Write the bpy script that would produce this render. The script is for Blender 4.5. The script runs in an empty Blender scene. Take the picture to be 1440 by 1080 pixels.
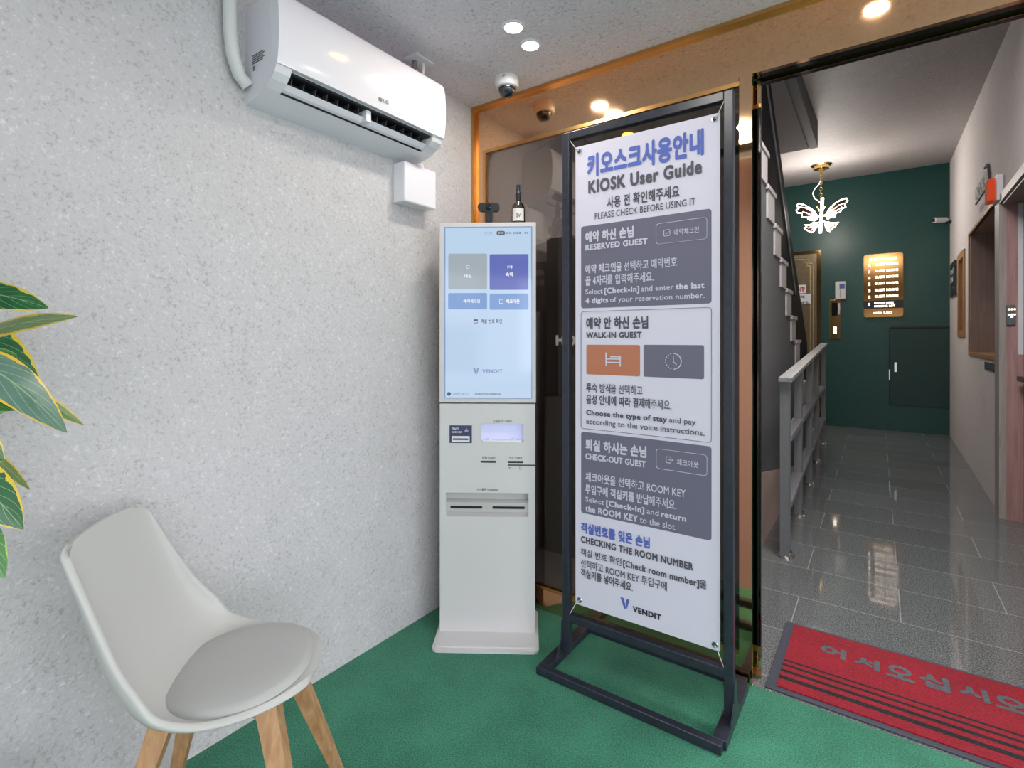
import bpy, bmesh, math, random
from mathutils import Vector, Matrix
random.seed(7)
S = bpy.context.scene
COL = S.collection
PI = math.pi

# ------------------------------------------------------------------ camera, sky, exposure
F = 725.0; HORIZON = 477.0; YAW = math.atan(515/725.0); EYE = Vector((0, 0, 1.2))
cam_data = bpy.data.cameras.new('camera')
cam_data.sensor_width = 36.0
cam_data.lens = F/1440*36
cam_data.shift_y = (HORIZON-540)/1440
cam_data.clip_start = 0.02
cam = bpy.data.objects.new('camera', cam_data)
cam.location = EYE; cam.rotation_euler = (PI/2, 0, YAW)
COL.objects.link(cam); S.camera = cam
S.view_settings.view_transform = 'Standard'; S.view_settings.look = 'None'
S.view_settings.gamma = 1; S.view_settings.use_curve_mapping = False
S.view_settings.exposure = 0.0
S.cycles.use_denoising = True
S.cycles.max_bounces = 10
world = bpy.data.worlds.new('sky'); S.world = world; world.use_nodes = True
bg = world.node_tree.nodes['Background']
bg.inputs[0].default_value = (0.92, 0.945, 1.0, 1); bg.inputs[1].default_value = 4.7

FWD = Vector((-math.sin(YAW), math.cos(YAW), 0)); RGT = Vector((math.cos(YAW), math.sin(YAW), 0))
def ray(px, py): return FWD+RGT*((px-720)/F)+Vector((0, 0, -(py-HORIZON)/F))
def atY(px, py, Y): v = ray(px, py); return EYE+v*(Y/v.y)
def atX(px, py, X): v = ray(px, py); return EYE+v*(X/v.x)
def atZ(px, py, z): v = ray(px, py); return EYE+v*((z-EYE.z)/v.z)
def atD(px, py, dep): return EYE+ray(px, py)*dep

def lamp(name, kind, loc, power, color=(1, 1, 1), size=0.1, rot=(0, 0, 0), spread=None, parent=None):
    d = bpy.data.lights.new(name, kind); d.energy = power; d.color = color
    if kind == 'AREA':
        d.shape = 'DISK'; d.size = size
        if spread: d.spread = spread
    elif kind == 'POINT': d.shadow_soft_size = size
    o = bpy.data.objects.new(name, d); o.location = loc; o.rotation_euler = rot; COL.objects.link(o)
    if parent: o.parent = parent
    return o

# ------------------------------------------------------------------ materials
def lin(h):
    h = h.lstrip('#'); v = [int(h[i:i+2], 16)/255 for i in (0, 2, 4)]
    return tuple(c/12.92 if c <= .04045 else ((c+.055)/1.055)**2.4 for c in v)+(1,)
def base_mat(name):
    m = bpy.data.materials.new(name); m.use_nodes = True
    return m, m.node_tree, m.node_tree.nodes['Principled BSDF']
def mat(name, col, rough=.5, metal=0, emit=None, es=1, spec=.5, coat=0, var=.0, vscale=30, bump=0, bscale=200):
    m, t, p = base_mat(name)
    c = lin(col)
    p.inputs['Base Color'].default_value = c; p.inputs['Roughness'].default_value = rough
    p.inputs['Metallic'].default_value = metal; p.inputs['Specular IOR Level'].default_value = spec
    p.inputs['Coat Weight'].default_value = coat
    if emit: p.inputs['Emission Color'].default_value = lin(emit); p.inputs['Emission Strength'].default_value = es
    g = t.nodes.new('ShaderNodeNewGeometry')
    if var:
        n = t.nodes.new('ShaderNodeTexNoise'); n.inputs['Scale'].default_value = vscale; n.inputs['Detail'].default_value = 4
        t.links.new(g.outputs['Position'], n.inputs['Vector'])
        r = t.nodes.new('ShaderNodeValToRGB')
        r.color_ramp.elements[0].position = .3; r.color_ramp.elements[1].position = .7
        r.color_ramp.elements[0].color = tuple(x*(1-var) for x in c[:3])+(1,)
        r.color_ramp.elements[1].color = tuple(min(1, x*(1+var)) for x in c[:3])+(1,)
        t.links.new(n.outputs['Fac'], r.inputs[0]); t.links.new(r.outputs[0], p.inputs['Base Color'])
    if bump:
        n = t.nodes.new('ShaderNodeTexNoise'); n.inputs['Scale'].default_value = bscale; n.inputs['Detail'].default_value = 3
        t.links.new(g.outputs['Position'], n.inputs['Vector'])
        b = t.nodes.new('ShaderNodeBump'); b.inputs['Strength'].default_value = bump; b.inputs['Distance'].default_value = .002
        t.links.new(n.outputs['Fac'], b.inputs['Height']); t.links.new(b.outputs[0], p.inputs['Normal'])
    return m
def plaster(name, dark, mid, light, bump=.6, scale=1.0, rough=.85, stretch=(1, 1, 1), rot=(0, 0, 0)):
    """rough trowelled wall finish with pressed-in chips of darker and lighter stone"""
    m, t, p = base_mat(name); N = t.nodes; L = t.links
    g = N.new('ShaderNodeNewGeometry'); mp = N.new('ShaderNodeMapping')
    mp.inputs['Scale'].default_value = stretch; mp.inputs['Rotation'].default_value = rot
    L.new(g.outputs['Position'], mp.inputs[0])
    n1 = N.new('ShaderNodeTexNoise'); n1.inputs['Scale'].default_value = 75*scale; n1.inputs['Detail'].default_value = 5; n1.inputs['Roughness'].default_value = .6
    n1.inputs['Distortion'].default_value = .6
    L.new(mp.outputs[0], n1.inputs['Vector'])
    n3 = N.new('ShaderNodeTexNoise'); n3.inputs['Scale'].default_value = 9*scale; n3.inputs['Detail'].default_value = 3
    L.new(mp.outputs[0], n3.inputs['Vector'])
    ad = N.new('ShaderNodeMath'); ad.operation = 'MULTIPLY_ADD'; ad.inputs[1].default_value = .22
    L.new(n3.outputs['Fac'], ad.inputs[0]); L.new(n1.outputs['Fac'], ad.inputs[2])
    r = N.new('ShaderNodeValToRGB'); e = r.color_ramp.elements
    e[0].position = .44; e[0].color = lin(dark); e[1].position = .78; e[1].color = lin(light)
    a = e.new(.54); a.color = lin(mid); a2 = e.new(.70); a2.color = lin(mid)
    L.new(ad.outputs[0], r.inputs[0]); L.new(r.outputs[0], p.inputs['Base Color'])
    v = N.new('ShaderNodeTexVoronoi'); v.inputs['Scale'].default_value = 60*scale
    L.new(mp.outputs[0], v.inputs['Vector'])
    mx = N.new('ShaderNodeMath'); mx.operation = 'MULTIPLY_ADD'; mx.inputs[1].default_value = .5
    L.new(v.outputs['Distance'], mx.inputs[0]); L.new(n1.outputs['Fac'], mx.inputs[2])
    b = N.new('ShaderNodeBump'); b.inputs['Strength'].default_value = bump; b.inputs['Distance'].default_value = .006
    L.new(mx.outputs[0], b.inputs['Height']); L.new(b.outputs[0], p.inputs['Normal'])
    p.inputs['Roughness'].default_value = rough
    return m
def carpet(name, a, b):
    m, t, p = base_mat(name); N = t.nodes; L = t.links
    g = N.new('ShaderNodeNewGeometry')
    n = N.new('ShaderNodeTexNoise'); n.inputs['Scale'].default_value = 260; n.inputs['Detail'].default_value = 3
    n2 = N.new('ShaderNodeTexNoise'); n2.inputs['Scale'].default_value = 6; n2.inputs['Detail'].default_value = 4
    L.new(g.outputs['Position'], n.inputs[0]); L.new(g.outputs['Position'], n2.inputs[0])
    ad = N.new('ShaderNodeMath'); ad.operation = 'MULTIPLY_ADD'; ad.inputs[1].default_value = .3
    L.new(n2.outputs['Fac'], ad.inputs[0]); L.new(n.outputs['Fac'], ad.inputs[2])
    r = N.new('ShaderNodeValToRGB'); r.color_ramp.elements[0].position = .45; r.color_ramp.elements[1].position = .88
    r.color_ramp.elements[0].color = lin(a); r.color_ramp.elements[1].color = lin(b)
    L.new(ad.outputs[0], r.inputs[0]); L.new(r.outputs[0], p.inputs['Base Color'])
    bm = N.new('ShaderNodeBump'); bm.inputs['Strength'].default_value = .8; bm.inputs['Distance'].default_value = .004
    L.new(n.outputs['Fac'], bm.inputs['Height']); L.new(bm.outputs[0], p.inputs['Normal'])
    p.inputs['Roughness'].default_value = .95; p.inputs['Specular IOR Level'].default_value = .15
    p.inputs['Sheen Weight'].default_value = .15
    return m
def granite(name):
    m, t, p = base_mat(name); N = t.nodes; L = t.links
    g = N.new('ShaderNodeNewGeometry')
    mp = N.new('ShaderNodeMapping'); mp.inputs['Location'].default_value = (.301, -2.735+.355*8, 0)
    L.new(g.outputs['Position'], mp.inputs[0])
    n = N.new('ShaderNodeTexNoise'); n.inputs['Scale'].default_value = 210; n.inputs['Detail'].default_value = 3; n.inputs['Roughness'].default_value = .7
    L.new(g.outputs['Position'], n.inputs[0])
    n2 = N.new('ShaderNodeTexNoise'); n2.inputs['Scale'].default_value = 5; n2.inputs['Detail'].default_value = 5
    L.new(g.outputs['Position'], n2.inputs[0])
    r = N.new('ShaderNodeValToRGB'); e = r.color_ramp.elements
    e[0].position = .36; e[0].color = lin('#3d4245'); e[1].position = .72; e[1].color = lin('#b2b4b3')
    a = e.new(.5); a.color = lin('#6c7173')
    L.new(n.outputs['Fac'], r.inputs[0])
    br = N.new('ShaderNodeTexBrick'); br.offset = .5; br.squash = 1
    br.inputs['Scale'].default_value = 1; br.inputs['Brick Width'].default_value = .76; br.inputs['Row Height'].default_value = .355
    br.inputs['Mortar Size'].default_value = .0022; br.inputs['Mortar Smooth'].default_value = .2
    br.inputs['Color1'].default_value = (.62, .62, .62, 1); br.inputs['Color2'].default_value = (1, 1, 1, 1)
    L.new(mp.outputs[0], br.inputs['Vector'])
    mu = N.new('ShaderNodeMix'); mu.data_type = 'RGBA'; mu.blend_type = 'MULTIPLY'; mu.inputs[0].default_value = .45
    L.new(r.outputs[0], mu.inputs[6]); L.new(br.outputs['Color'], mu.inputs[7])
    mo = N.new('ShaderNodeMix'); mo.data_type = 'RGBA'
    L.new(br.outputs['Fac'], mo.inputs[0]); L.new(mu.outputs[2], mo.inputs[6]); mo.inputs[7].default_value = lin('#a3a5a6')
    L.new(mo.outputs[2], p.inputs['Base Color'])
    rr = N.new('ShaderNodeMapRange'); rr.inputs[1].default_value = .3; rr.inputs[2].default_value = .7
    rr.inputs[3].default_value = .03; rr.inputs[4].default_value = .08
    L.new(n2.outputs['Fac'], rr.inputs[0]); L.new(rr.outputs[0], p.inputs['Roughness'])
    p.inputs['Specular IOR Level'].default_value = .9
    return m
def wood(name, a, b, axis=2, rough=.45, scale=1.0):
    m, t, p = base_mat(name); N = t.nodes; L = t.links
    g = N.new('ShaderNodeNewGeometry'); mp = N.new('ShaderNodeMapping')
    sc = [60*scale]*3; sc[axis] = 3*scale; mp.inputs['Scale'].default_value = sc
    L.new(g.outputs['Position'], mp.inputs[0])
    n = N.new('ShaderNodeTexNoise'); n.inputs['Scale'].default_value = 1; n.inputs['Detail'].default_value = 5; n.inputs['Distortion'].default_value = .8
    L.new(mp.outputs[0], n.inputs[0])
    r = N.new('ShaderNodeValToRGB'); r.color_ramp.elements[0].position = .3; r.color_ramp.elements[1].position = .7
    r.color_ramp.elements[0].color = lin(a); r.color_ramp.elements[1].color = lin(b)
    L.new(n.outputs['Fac'], r.inputs[0]); L.new(r.outputs[0], p.inputs['Base Color']); p.inputs['Roughness'].default_value = rough
    return m
def gold_mirror(name, col, rough=.07, bump=.05):
    m, t, p = base_mat(name); N = t.nodes; L = t.links
    p.inputs['Base Color'].default_value = lin(col); p.inputs['Metallic'].default_value = 1; p.inputs['Roughness'].default_value = rough
    g = N.new('ShaderNodeNewGeometry'); n = N.new('ShaderNodeTexNoise'); n.inputs['Scale'].default_value = 160
    L.new(g.outputs['Position'], n.inputs[0])
    b = N.new('ShaderNodeBump'); b.inputs['Strength'].default_value = bump; b.inputs['Distance'].default_value = .001
    L.new(n.outputs['Fac'], b.inputs['Height']); L.new(b.outputs[0], p.inputs['Normal'])
    return m
def tinted_glass(name, tint, refl=.16, gl=(.95, .84, .74, 1)):
    m = bpy.data.materials.new(name); m.use_nodes = True; t = m.node_tree; N = t.nodes; L = t.links
    N.remove(N['Principled BSDF']); out = N['Material Output']
    tr = N.new('ShaderNodeBsdfTransparent'); tr.inputs[0].default_value = lin(tint)
    gs = N.new('ShaderNodeBsdfGlossy'); gs.inputs[0].default_value = gl; gs.inputs['Roughness'].default_value = .015
    fr = N.new('ShaderNodeFresnel'); fr.inputs[0].default_value = 1.5
    ad = N.new('ShaderNodeMath'); ad.operation = 'ADD'; ad.inputs[1].default_value = refl; ad.use_clamp = True
    L.new(fr.outputs[0], ad.inputs[0])
    mx = N.new('ShaderNodeMixShader'); L.new(ad.outputs[0], mx.inputs[0]); L.new(tr.outputs[0], mx.inputs[1]); L.new(gs.outputs[0], mx.inputs[2])
    L.new(mx.outputs[0], out.inputs[0])
    return m
def leaf_mat(name, green, green2, edge, width):
    m, t, p = base_mat(name); N = t.nodes; L = t.links
    uv = N.new('ShaderNodeUVMap'); sp = N.new('ShaderNodeSeparateXYZ'); L.new(uv.outputs[0], sp.inputs[0])
    a = N.new('ShaderNodeMath'); a.operation = 'MULTIPLY_ADD'; a.inputs[1].default_value = 2; a.inputs[2].default_value = -1
    L.new(sp.outputs[1], a.inputs[0])
    ab = N.new('ShaderNodeMath'); ab.operation = 'ABSOLUTE'; L.new(a.outputs[0], ab.inputs[0])
    mp = N.new('ShaderNodeMapping'); mp.inputs['Scale'].default_value = (22, 5, 1); L.new(uv.outputs[0], mp.inputs[0])
    g = N.new('ShaderNodeNewGeometry')
    n = N.new('ShaderNodeTexNoise'); n.inputs['Scale'].default_value = 45; n.inputs['Detail'].default_value = 4; L.new(g.outputs['Position'], n.inputs[0])
    su = N.new('ShaderNodeMath'); su.operation = 'MULTIPLY_ADD'; su.inputs[1].default_value = .5
    L.new(n.outputs['Fac'], su.inputs[0]); L.new(ab.outputs[0], su.inputs[2])
    st = N.new('ShaderNodeMath'); st.operation = 'GREATER_THAN'; st.inputs[1].default_value = 1.25-width; L.new(su.outputs[0], st.inputs[0])
    # side veins: diagonal stripes
    vv = N.new('ShaderNodeMath'); vv.operation = 'MULTIPLY_ADD'; vv.inputs[1].default_value = -.35; L.new(ab.outputs[0], vv.inputs[0]); L.new(sp.outputs[0], vv.inputs[2])
    vs = N.new('ShaderNodeMath'); vs.operation = 'MULTIPLY'; vs.inputs[1].default_value = 44; L.new(vv.outputs[0], vs.inputs[0])
    si = N.new('ShaderNodeMath'); si.operation = 'SINE'; L.new(vs.outputs[0], si.inputs[0])
    gt = N.new('ShaderNodeMath'); gt.operation = 'GREATER_THAN'; gt.inputs[1].default_value = .975; L.new(si.outputs[0], gt.inputs[0])
    mid = N.new('ShaderNodeMath'); mid.operation = 'LESS_THAN'; mid.inputs[1].default_value = .035; L.new(ab.outputs[0], mid.inputs[0])
    vm = N.new('ShaderNodeMath'); vm.operation = 'MAXIMUM'; L.new(gt.outputs[0], vm.inputs[0]); L.new(mid.outputs[0], vm.inputs[1])
    vf = N.new('ShaderNodeMath'); vf.operation = 'MULTIPLY'; vf.inputs[1].default_value = .45; L.new(vm.outputs[0], vf.inputs[0])
    c0 = N.new('ShaderNodeMix'); c0.data_type = 'RGBA'; c0.inputs[6].default_value = lin(green); c0.inputs[7].default_value = lin(green2); L.new(n.outputs['Fac'], c0.inputs[0])
    c1 = N.new('ShaderNodeMix'); c1.data_type = 'RGBA'; L.new(vf.outputs[0], c1.inputs[0]); L.new(c0.outputs[2], c1.inputs[6]); c1.inputs[7].default_value = lin('#b9cf9c')
    c2 = N.new('ShaderNodeMix'); c2.data_type = 'RGBA'; L.new(st.outputs[0], c2.inputs[0]); L.new(c1.outputs[2], c2.inputs[6]); c2.inputs[7].default_value = lin(edge)
    L.new(c2.outputs[2], p.inputs['Base Color']); p.inputs['Roughness'].default_value = .28
    p.inputs['Specular IOR Level'].default_value = .5
    return m

M = dict(
    wall=plaster('wall_plaster', '#b4b1b2', '#ccc9cb', '#dedbdd', .6, 1.3),
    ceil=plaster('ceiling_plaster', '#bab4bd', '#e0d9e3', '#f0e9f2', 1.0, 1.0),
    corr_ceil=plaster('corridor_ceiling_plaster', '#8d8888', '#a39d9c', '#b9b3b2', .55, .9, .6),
    corr_wall=plaster('corridor_wall_plaster', '#c6c0be', '#dad4d2', '#e8e3e1', .5, .9),
    carpet=carpet('green_carpet', '#1c5a45', '#4e9d7e'), granite=granite('polished_granite'),
    gold=gold_mirror('gold_mirror_steel', '#f2c296', .06, .05), brass=gold_mirror('brass_trim', '#d6a366', .28, .02),
    dark_mirror=gold_mirror('black_mirror_steel', '#4a4745', .1, .0), black_slot=mat('door_track_black', '#0c0d0f', .5),
    glass=tinted_glass('smoked_glass', '#b9b5b2', .06), clear=tinted_glass('clear_glass', '#f4f8f6', .0, (1, 1, 1, 1)),
    white=mat('glossy_white_plastic', '#eceaf2', .16, coat=.3), white2=mat('white_plastic', '#e4e3ea', .35),
    white_pipe=mat('pipe_wrap', '#dcdcdc', .6, bump=.4, bscale=90), dark=mat('dark_cavity', '#17181c', .5), grey_vane=mat('grey_vane', '#3b3c44', .45),
    kiosk=mat('kiosk_paint', '#d3d1d2', .4, bump=.05, bscale=900), kiosk_in=mat('kiosk_recess', '#bdbbba', .5),
    slot=mat('slot_black', '#15151a', .4), navy=mat('navy_plate', '#3a3f63', .4), lilac=mat('card_window', '#cfd0f0', .25, emit='#b9bcf0', es=.25),
    ink=mat('dark_ink', '#5a5863', .6), ink_black=mat('black_ink', '#2e2e3a', .6), inkgrey=mat('grey_ink', '#6d6c76', .6), inkblue=mat('blue_ink', '#5a6dc2', .6), inkwhite=mat('white_ink', '#d8d7e6', .6),
    banner=mat('banner_vinyl', '#e4dff0', .55, bump=.12, bscale=6), panel=mat('banner_panel', '#726f84', .55), orange=mat('banner_orange', '#c37b5e', .55),
    frame=mat('black_painted_steel', '#2b2e3a', .32, var=.25, vscale=40, spec=.6), chrome=mat('chrome', '#d8d6d2', .15, metal=1), cord=mat('white_cord', '#d5d5d5', .6),
    chair=mat('chair_shell', '#bdbdb9', .38), cushion=mat('chair_cushion', '#b0b1af', .5, bump=.1, bscale=700), leg=wood('beech_leg', '#a5764f', '#c59a70', 2),
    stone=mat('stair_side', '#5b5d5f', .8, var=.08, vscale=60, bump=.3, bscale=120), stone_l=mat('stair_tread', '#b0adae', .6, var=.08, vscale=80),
    rail=mat('grey_rail_paint', '#75787c', .5, var=.06, vscale=50), rail_cap=wood('rail_cap_wood', '#7d7f81', '#999a9a', 1), plinth=mat('beige_plinth', '#bca59c', .7, var=.05, vscale=70),
    parapet=mat('charcoal_panel', '#07090a', .6, spec=.1), parapet_l=mat('parapet_edge', '#54585f', .45),
    soffit=mat('landing_soffit', '#76706f', .8, var=.06, vscale=50, bump=.3), soffit_d=mat('landing_edge', '#4e5254', .7),
    green=mat('green_wall_paint', '#1e4b47', .35, var=.08, vscale=25, bump=.25, bscale=80), green_d=mat('hatch_green', '#173d3a', .4, bump=.2, bscale=80),
    elev=mat('bronze_door', '#857661', .3, metal=.75, var=.1, vscale=20), elev_line=mat('bronze_line', '#e8cf90', .25, metal=.9), elev_frame=gold_mirror('bronze_frame', '#b59a6c', .12),
    paper=mat('paper', '#e6e6ea', .6), red_ink=mat('red_ink', '#b23338', .6), panel_w=mat('intercom_white', '#d9d9d6', .4), blue=mat('blue_label', '#4b66b0', .5),
    glow=mat('lit_letter', '#ffffff', .5, emit='#fff0d8', es=3.6), halo=mat('sign_halo', '#ffe9c8', .5, emit='#ffcf90', es=1.6),
    led=mat('led_tube', '#ffffff', .5, emit='#fffaf2', es=3.5), wing=gold_mirror('wing_bronze', '#6b5346', .2), sign_gold=gold_mirror('sign_gold', '#8f683d', .12), brass_p=gold_mirror('polished_brass', '#d9b777', .12),
    lens=mat('downlight_lens', '#ffffff', .5, emit='#fff7ee', es=16.0), amber=mat('amber_lens', '#ffb400', .5, emit='#ff9d00', es=1.6),
    mat_red=carpet('red_mat_pile', '#72091a', '#a91b30'), mat_blk=carpet('black_mat_pile', '#0c0d10', '#23262b'), mat_rub=mat('rubber_border', '#3f4250', .6, bump=.3, bscale=300), mat_grey=carpet('grey_mat_pile', '#474b52', '#6a6f75'),
    camwhite=mat('dome_white', '#e2e1e4', .4), dome_glass=mat('smoked_dome', '#1c1f2a', .06, spec=.8, coat=.5), tag_orange=mat('orange_tag', '#d7662c', .5),
    black=mat('black_plastic', '#1b1d24', .35), blackg=mat('black_gloss', '#101218', .1, spec=.7), bottle=tinted_glass('bottle_glass', '#cfcfcf', .05), label=mat('bottle_label', '#dcd9d4', .6),
    pink=wood('pink_door_wood', '#a37e7c', '#ba9593', 2), brown=wood('recess_wood', '#8a746b', '#9e897f', 2), oak=wood('oak_trim', '#9b7448', '#b98e5f', 2), greyoak=wood('grey_oak', '#9a938e', '#b3aca7', 2),
    strobe=mat('orange_strobe', '#d3430f', .15, emit='#c23a08', es=.35, coat=.5), door_grey=mat('grey_door', '#8b928c', .5), steel=mat('steel_plate', '#9a9da2', .25, metal=.8),
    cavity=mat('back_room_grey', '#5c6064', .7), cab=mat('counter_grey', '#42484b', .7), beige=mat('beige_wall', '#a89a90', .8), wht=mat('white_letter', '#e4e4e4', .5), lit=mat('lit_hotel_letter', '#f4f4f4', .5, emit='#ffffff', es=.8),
    terra=mat('pot_clay', '#d0cfcb', .5), soil=mat('soil', '#35271d', .95), bark=wood('bark', '#5d5040', '#7d6e58', 2),
    brick=mat('white_brick', '#d5d3cf', .8, var=.06, vscale=8), street=mat('street_paving', '#8d8c8a', .9, var=.1, vscale=12), teal=mat('teal_sign', '#2b9a93', .5), mullion=mat('white_mullion', '#e0dfdc', .4),
    leafA=leaf_mat('leaf_variegated', '#16502f', '#2d6f42', '#d9bd3c', .16), leafB=leaf_mat('leaf_under', '#56733f', '#6d8a55', '#d2b23e', .26), leafC=leaf_mat('leaf_dull', '#45695a', '#6e8c7c', '#d8b63f', .09), leafD=leaf_mat('leaf_fresh', '#2a6a2b', '#4c8a3c', '#9bbf4a', .07),
)
def scr(name, col, e): return mat(name, '#050505', .08, emit=col, es=e, spec=.5)
M.update(screen=scr('screen_light', '#c0d8f2', .93), s_grey=scr('screen_grey', '#a9b4bd', .9), s_violet=scr('screen_violet', '#6570bb', .95), s_blue=scr('screen_blue', '#7d9fd6', .92),
         s_white=scr('screen_white', '#ffffff', .9), s_ink=scr('screen_ink', '#5f6a83', .6), s_pale=scr('screen_pale', '#93a9d4', .8), s_pill=scr('screen_pill', '#777d8a', .6))

# ------------------------------------------------------------------ mesh builder
def world_of(o):
    m = o.matrix_basis.copy()
    while o.parent: o = o.parent; m = o.matrix_basis @ m
    return m
class MB:
    def __init__(s): s.bm = bmesh.new(); s.uv = None
    def _add(s, verts, faces):
        vs = [s.bm.verts.new(v) for v in verts]; out = []
        for f in faces:
            try: out.append(s.bm.faces.new([vs[i] for i in f]))
            except ValueError: pass
        return vs, out
    def box(s, x0, x1, y0, y1, z0, z1, b=0, seg=2):
        v = [(x, y, z) for x in (x0, x1) for y in (y0, y1) for z in (z0, z1)]
        vs, fs = s._add(v, [(0, 1, 3, 2), (4, 6, 7, 5), (0, 4, 5, 1), (2, 3, 7, 6), (0, 2, 6, 4), (1, 5, 7, 3)])
        if b:
            ed = list({e for f in fs for e in f.edges})
            bmesh.ops.bevel(s.bm, geom=ed, offset=b, segments=seg, affect='EDGES', profile=.5)
        return s
    def hexa(s, p):   # 8 points, bottom ring then top ring
        s._add(p, [(3, 2, 1, 0), (4, 5, 6, 7), (0, 1, 5, 4), (1, 2, 6, 5), (2, 3, 7, 6), (3, 0, 4, 7)]); return s
    def prism(s, poly, axis, a0, a1):
        def P(u, v, a): return {'x': (a, u, v), 'y': (u, a, v), 'z': (u, v, a)}[axis]
        n = len(poly); v = [P(u, w, a0) for u, w in poly]+[P(u, w, a1) for u, w in poly]
        s._add(v, [tuple(range(n))[::-1], tuple(range(n, 2*n))]+[(i, (i+1) % n, n+(i+1) % n, n+i) for i in range(n)]); return s
    def tube(s, pts, r, n=8, closed=False, cap=True):
        pts = [Vector(p) for p in pts]; k = len(pts); rs = r if isinstance(r, (list, tuple)) else [r]*k
        rings = []; up = None
        for i, p in enumerate(pts):
            a = pts[(i-1) % k] if (closed or i > 0) else p; b = pts[(i+1) % k] if (closed or i < k-1) else p
            d = (b-a).normalized()
            if up is None: up = d.orthogonal().normalized()
            up = (up-d*up.dot(d))
            up = up.normalized() if up.length > 1e-6 else d.orthogonal().normalized()
            sd = d.cross(up)
            rings.append([s.bm.verts.new(p+(up*math.cos(2*PI*j/n)+sd*math.sin(2*PI*j/n))*rs[i]) for j in range(n)])
        for i in range(k if closed else k-1):
            A, B = rings[i], rings[(i+1) % k]
            for j in range(n): s.bm.faces.new((A[j], A[(j+1) % n], B[(j+1) % n], B[j]))
        if cap and not closed:
            s.bm.faces.new(rings[0][::-1]); s.bm.faces.new(rings[-1])
        return s
    def lathe(s, prof, c=(0, 0, 0), n=24, axis='z', cap=True):
        rings = []
        for r, h in prof:
            ring = []
            for j in range(n):
                a = 2*PI*j/n; u, v = r*math.cos(a), r*math.sin(a)
                q = {'z': (u, v, h), 'y': (u, h, v), 'x': (h, u, v)}[axis]
                ring.append(s.bm.verts.new(Vector(c)+Vector(q)))
            rings.append(ring)
        for A, B in zip(rings, rings[1:]):
            for j in range(n): s.bm.faces.new((A[j], A[(j+1) % n], B[(j+1) % n], B[j]))
        if cap: s.bm.faces.new(rings[0][::-1]); s.bm.faces.new(rings[-1])
        return s
    def grid(s, fn, nu, nv, uv=False):
        V = [[s.bm.verts.new(fn(i/nu, j/nv)) for j in range(nv+1)] for i in range(nu+1)]
        if uv and s.uv is None: s.uv = s.bm.loops.layers.uv.new('UVMap')
        for i in range(nu):
            for j in range(nv):
                f = s.bm.faces.new((V[i][j], V[i+1][j], V[i+1][j+1], V[i][j+1]))
                if uv:
                    for l, (a, b) in zip(f.loops, ((i, j), (i+1, j), (i+1, j+1), (i, j+1))): l[s.uv].uv = (a/nu, b/nv)
        return s
    def build(s, name, material, parent=None, local=False, smooth=False, normals=True):
        if parent is not None and not local:
            bmesh.ops.transform(s.bm, matrix=world_of(parent).inverted(), verts=s.bm.verts)
        if normals: bmesh.ops.recalc_face_normals(s.bm, faces=s.bm.faces)
        me = bpy.data.meshes.new(name); s.bm.to_mesh(me); s.bm.free()
        me.materials.append(material)
        if smooth:
            me.shade_smooth()
            me.set_sharp_from_angle(angle=math.radians(40))
        o = bpy.data.objects.new(name, me); COL.objects.link(o)
        if parent is not None: o.parent = parent
        return o
def rrect(u0, u1, v0, v1, r, n=5):
    out = []
    for cx, cy, a0 in ((u1-r, v1-r, 0), (u0+r, v1-r, PI/2), (u0+r, v0+r, PI), (u1-r, v0+r, 1.5*PI)):
        out += [(cx+r*math.cos(a0+PI/2*i/n), cy+r*math.sin(a0+PI/2*i/n)) for i in range(n+1)]
    return out
def thing(name, label, cat, loc=(0, 0, 0), rotz=0, group=None):
    o = bpy.data.objects.new(name, None); o.empty_display_size = .05; COL.objects.link(o)
    o.location = loc; o.rotation_euler = (0, 0, rotz); o['label'] = label; o['category'] = cat
    if group: o['group'] = group
    return o
def tag(o, label, cat, group=None):
    o['label'] = label; o['category'] = cat
    if group: o['group'] = group
    return o
def struct(o): o['kind'] = 'structure'; return o
def copy_tree(o, parent=None):
    c = o.copy(); COL.objects.link(c); c.parent = parent
    for ch in list(o.children): copy_tree(ch, c)
    return c

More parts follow.
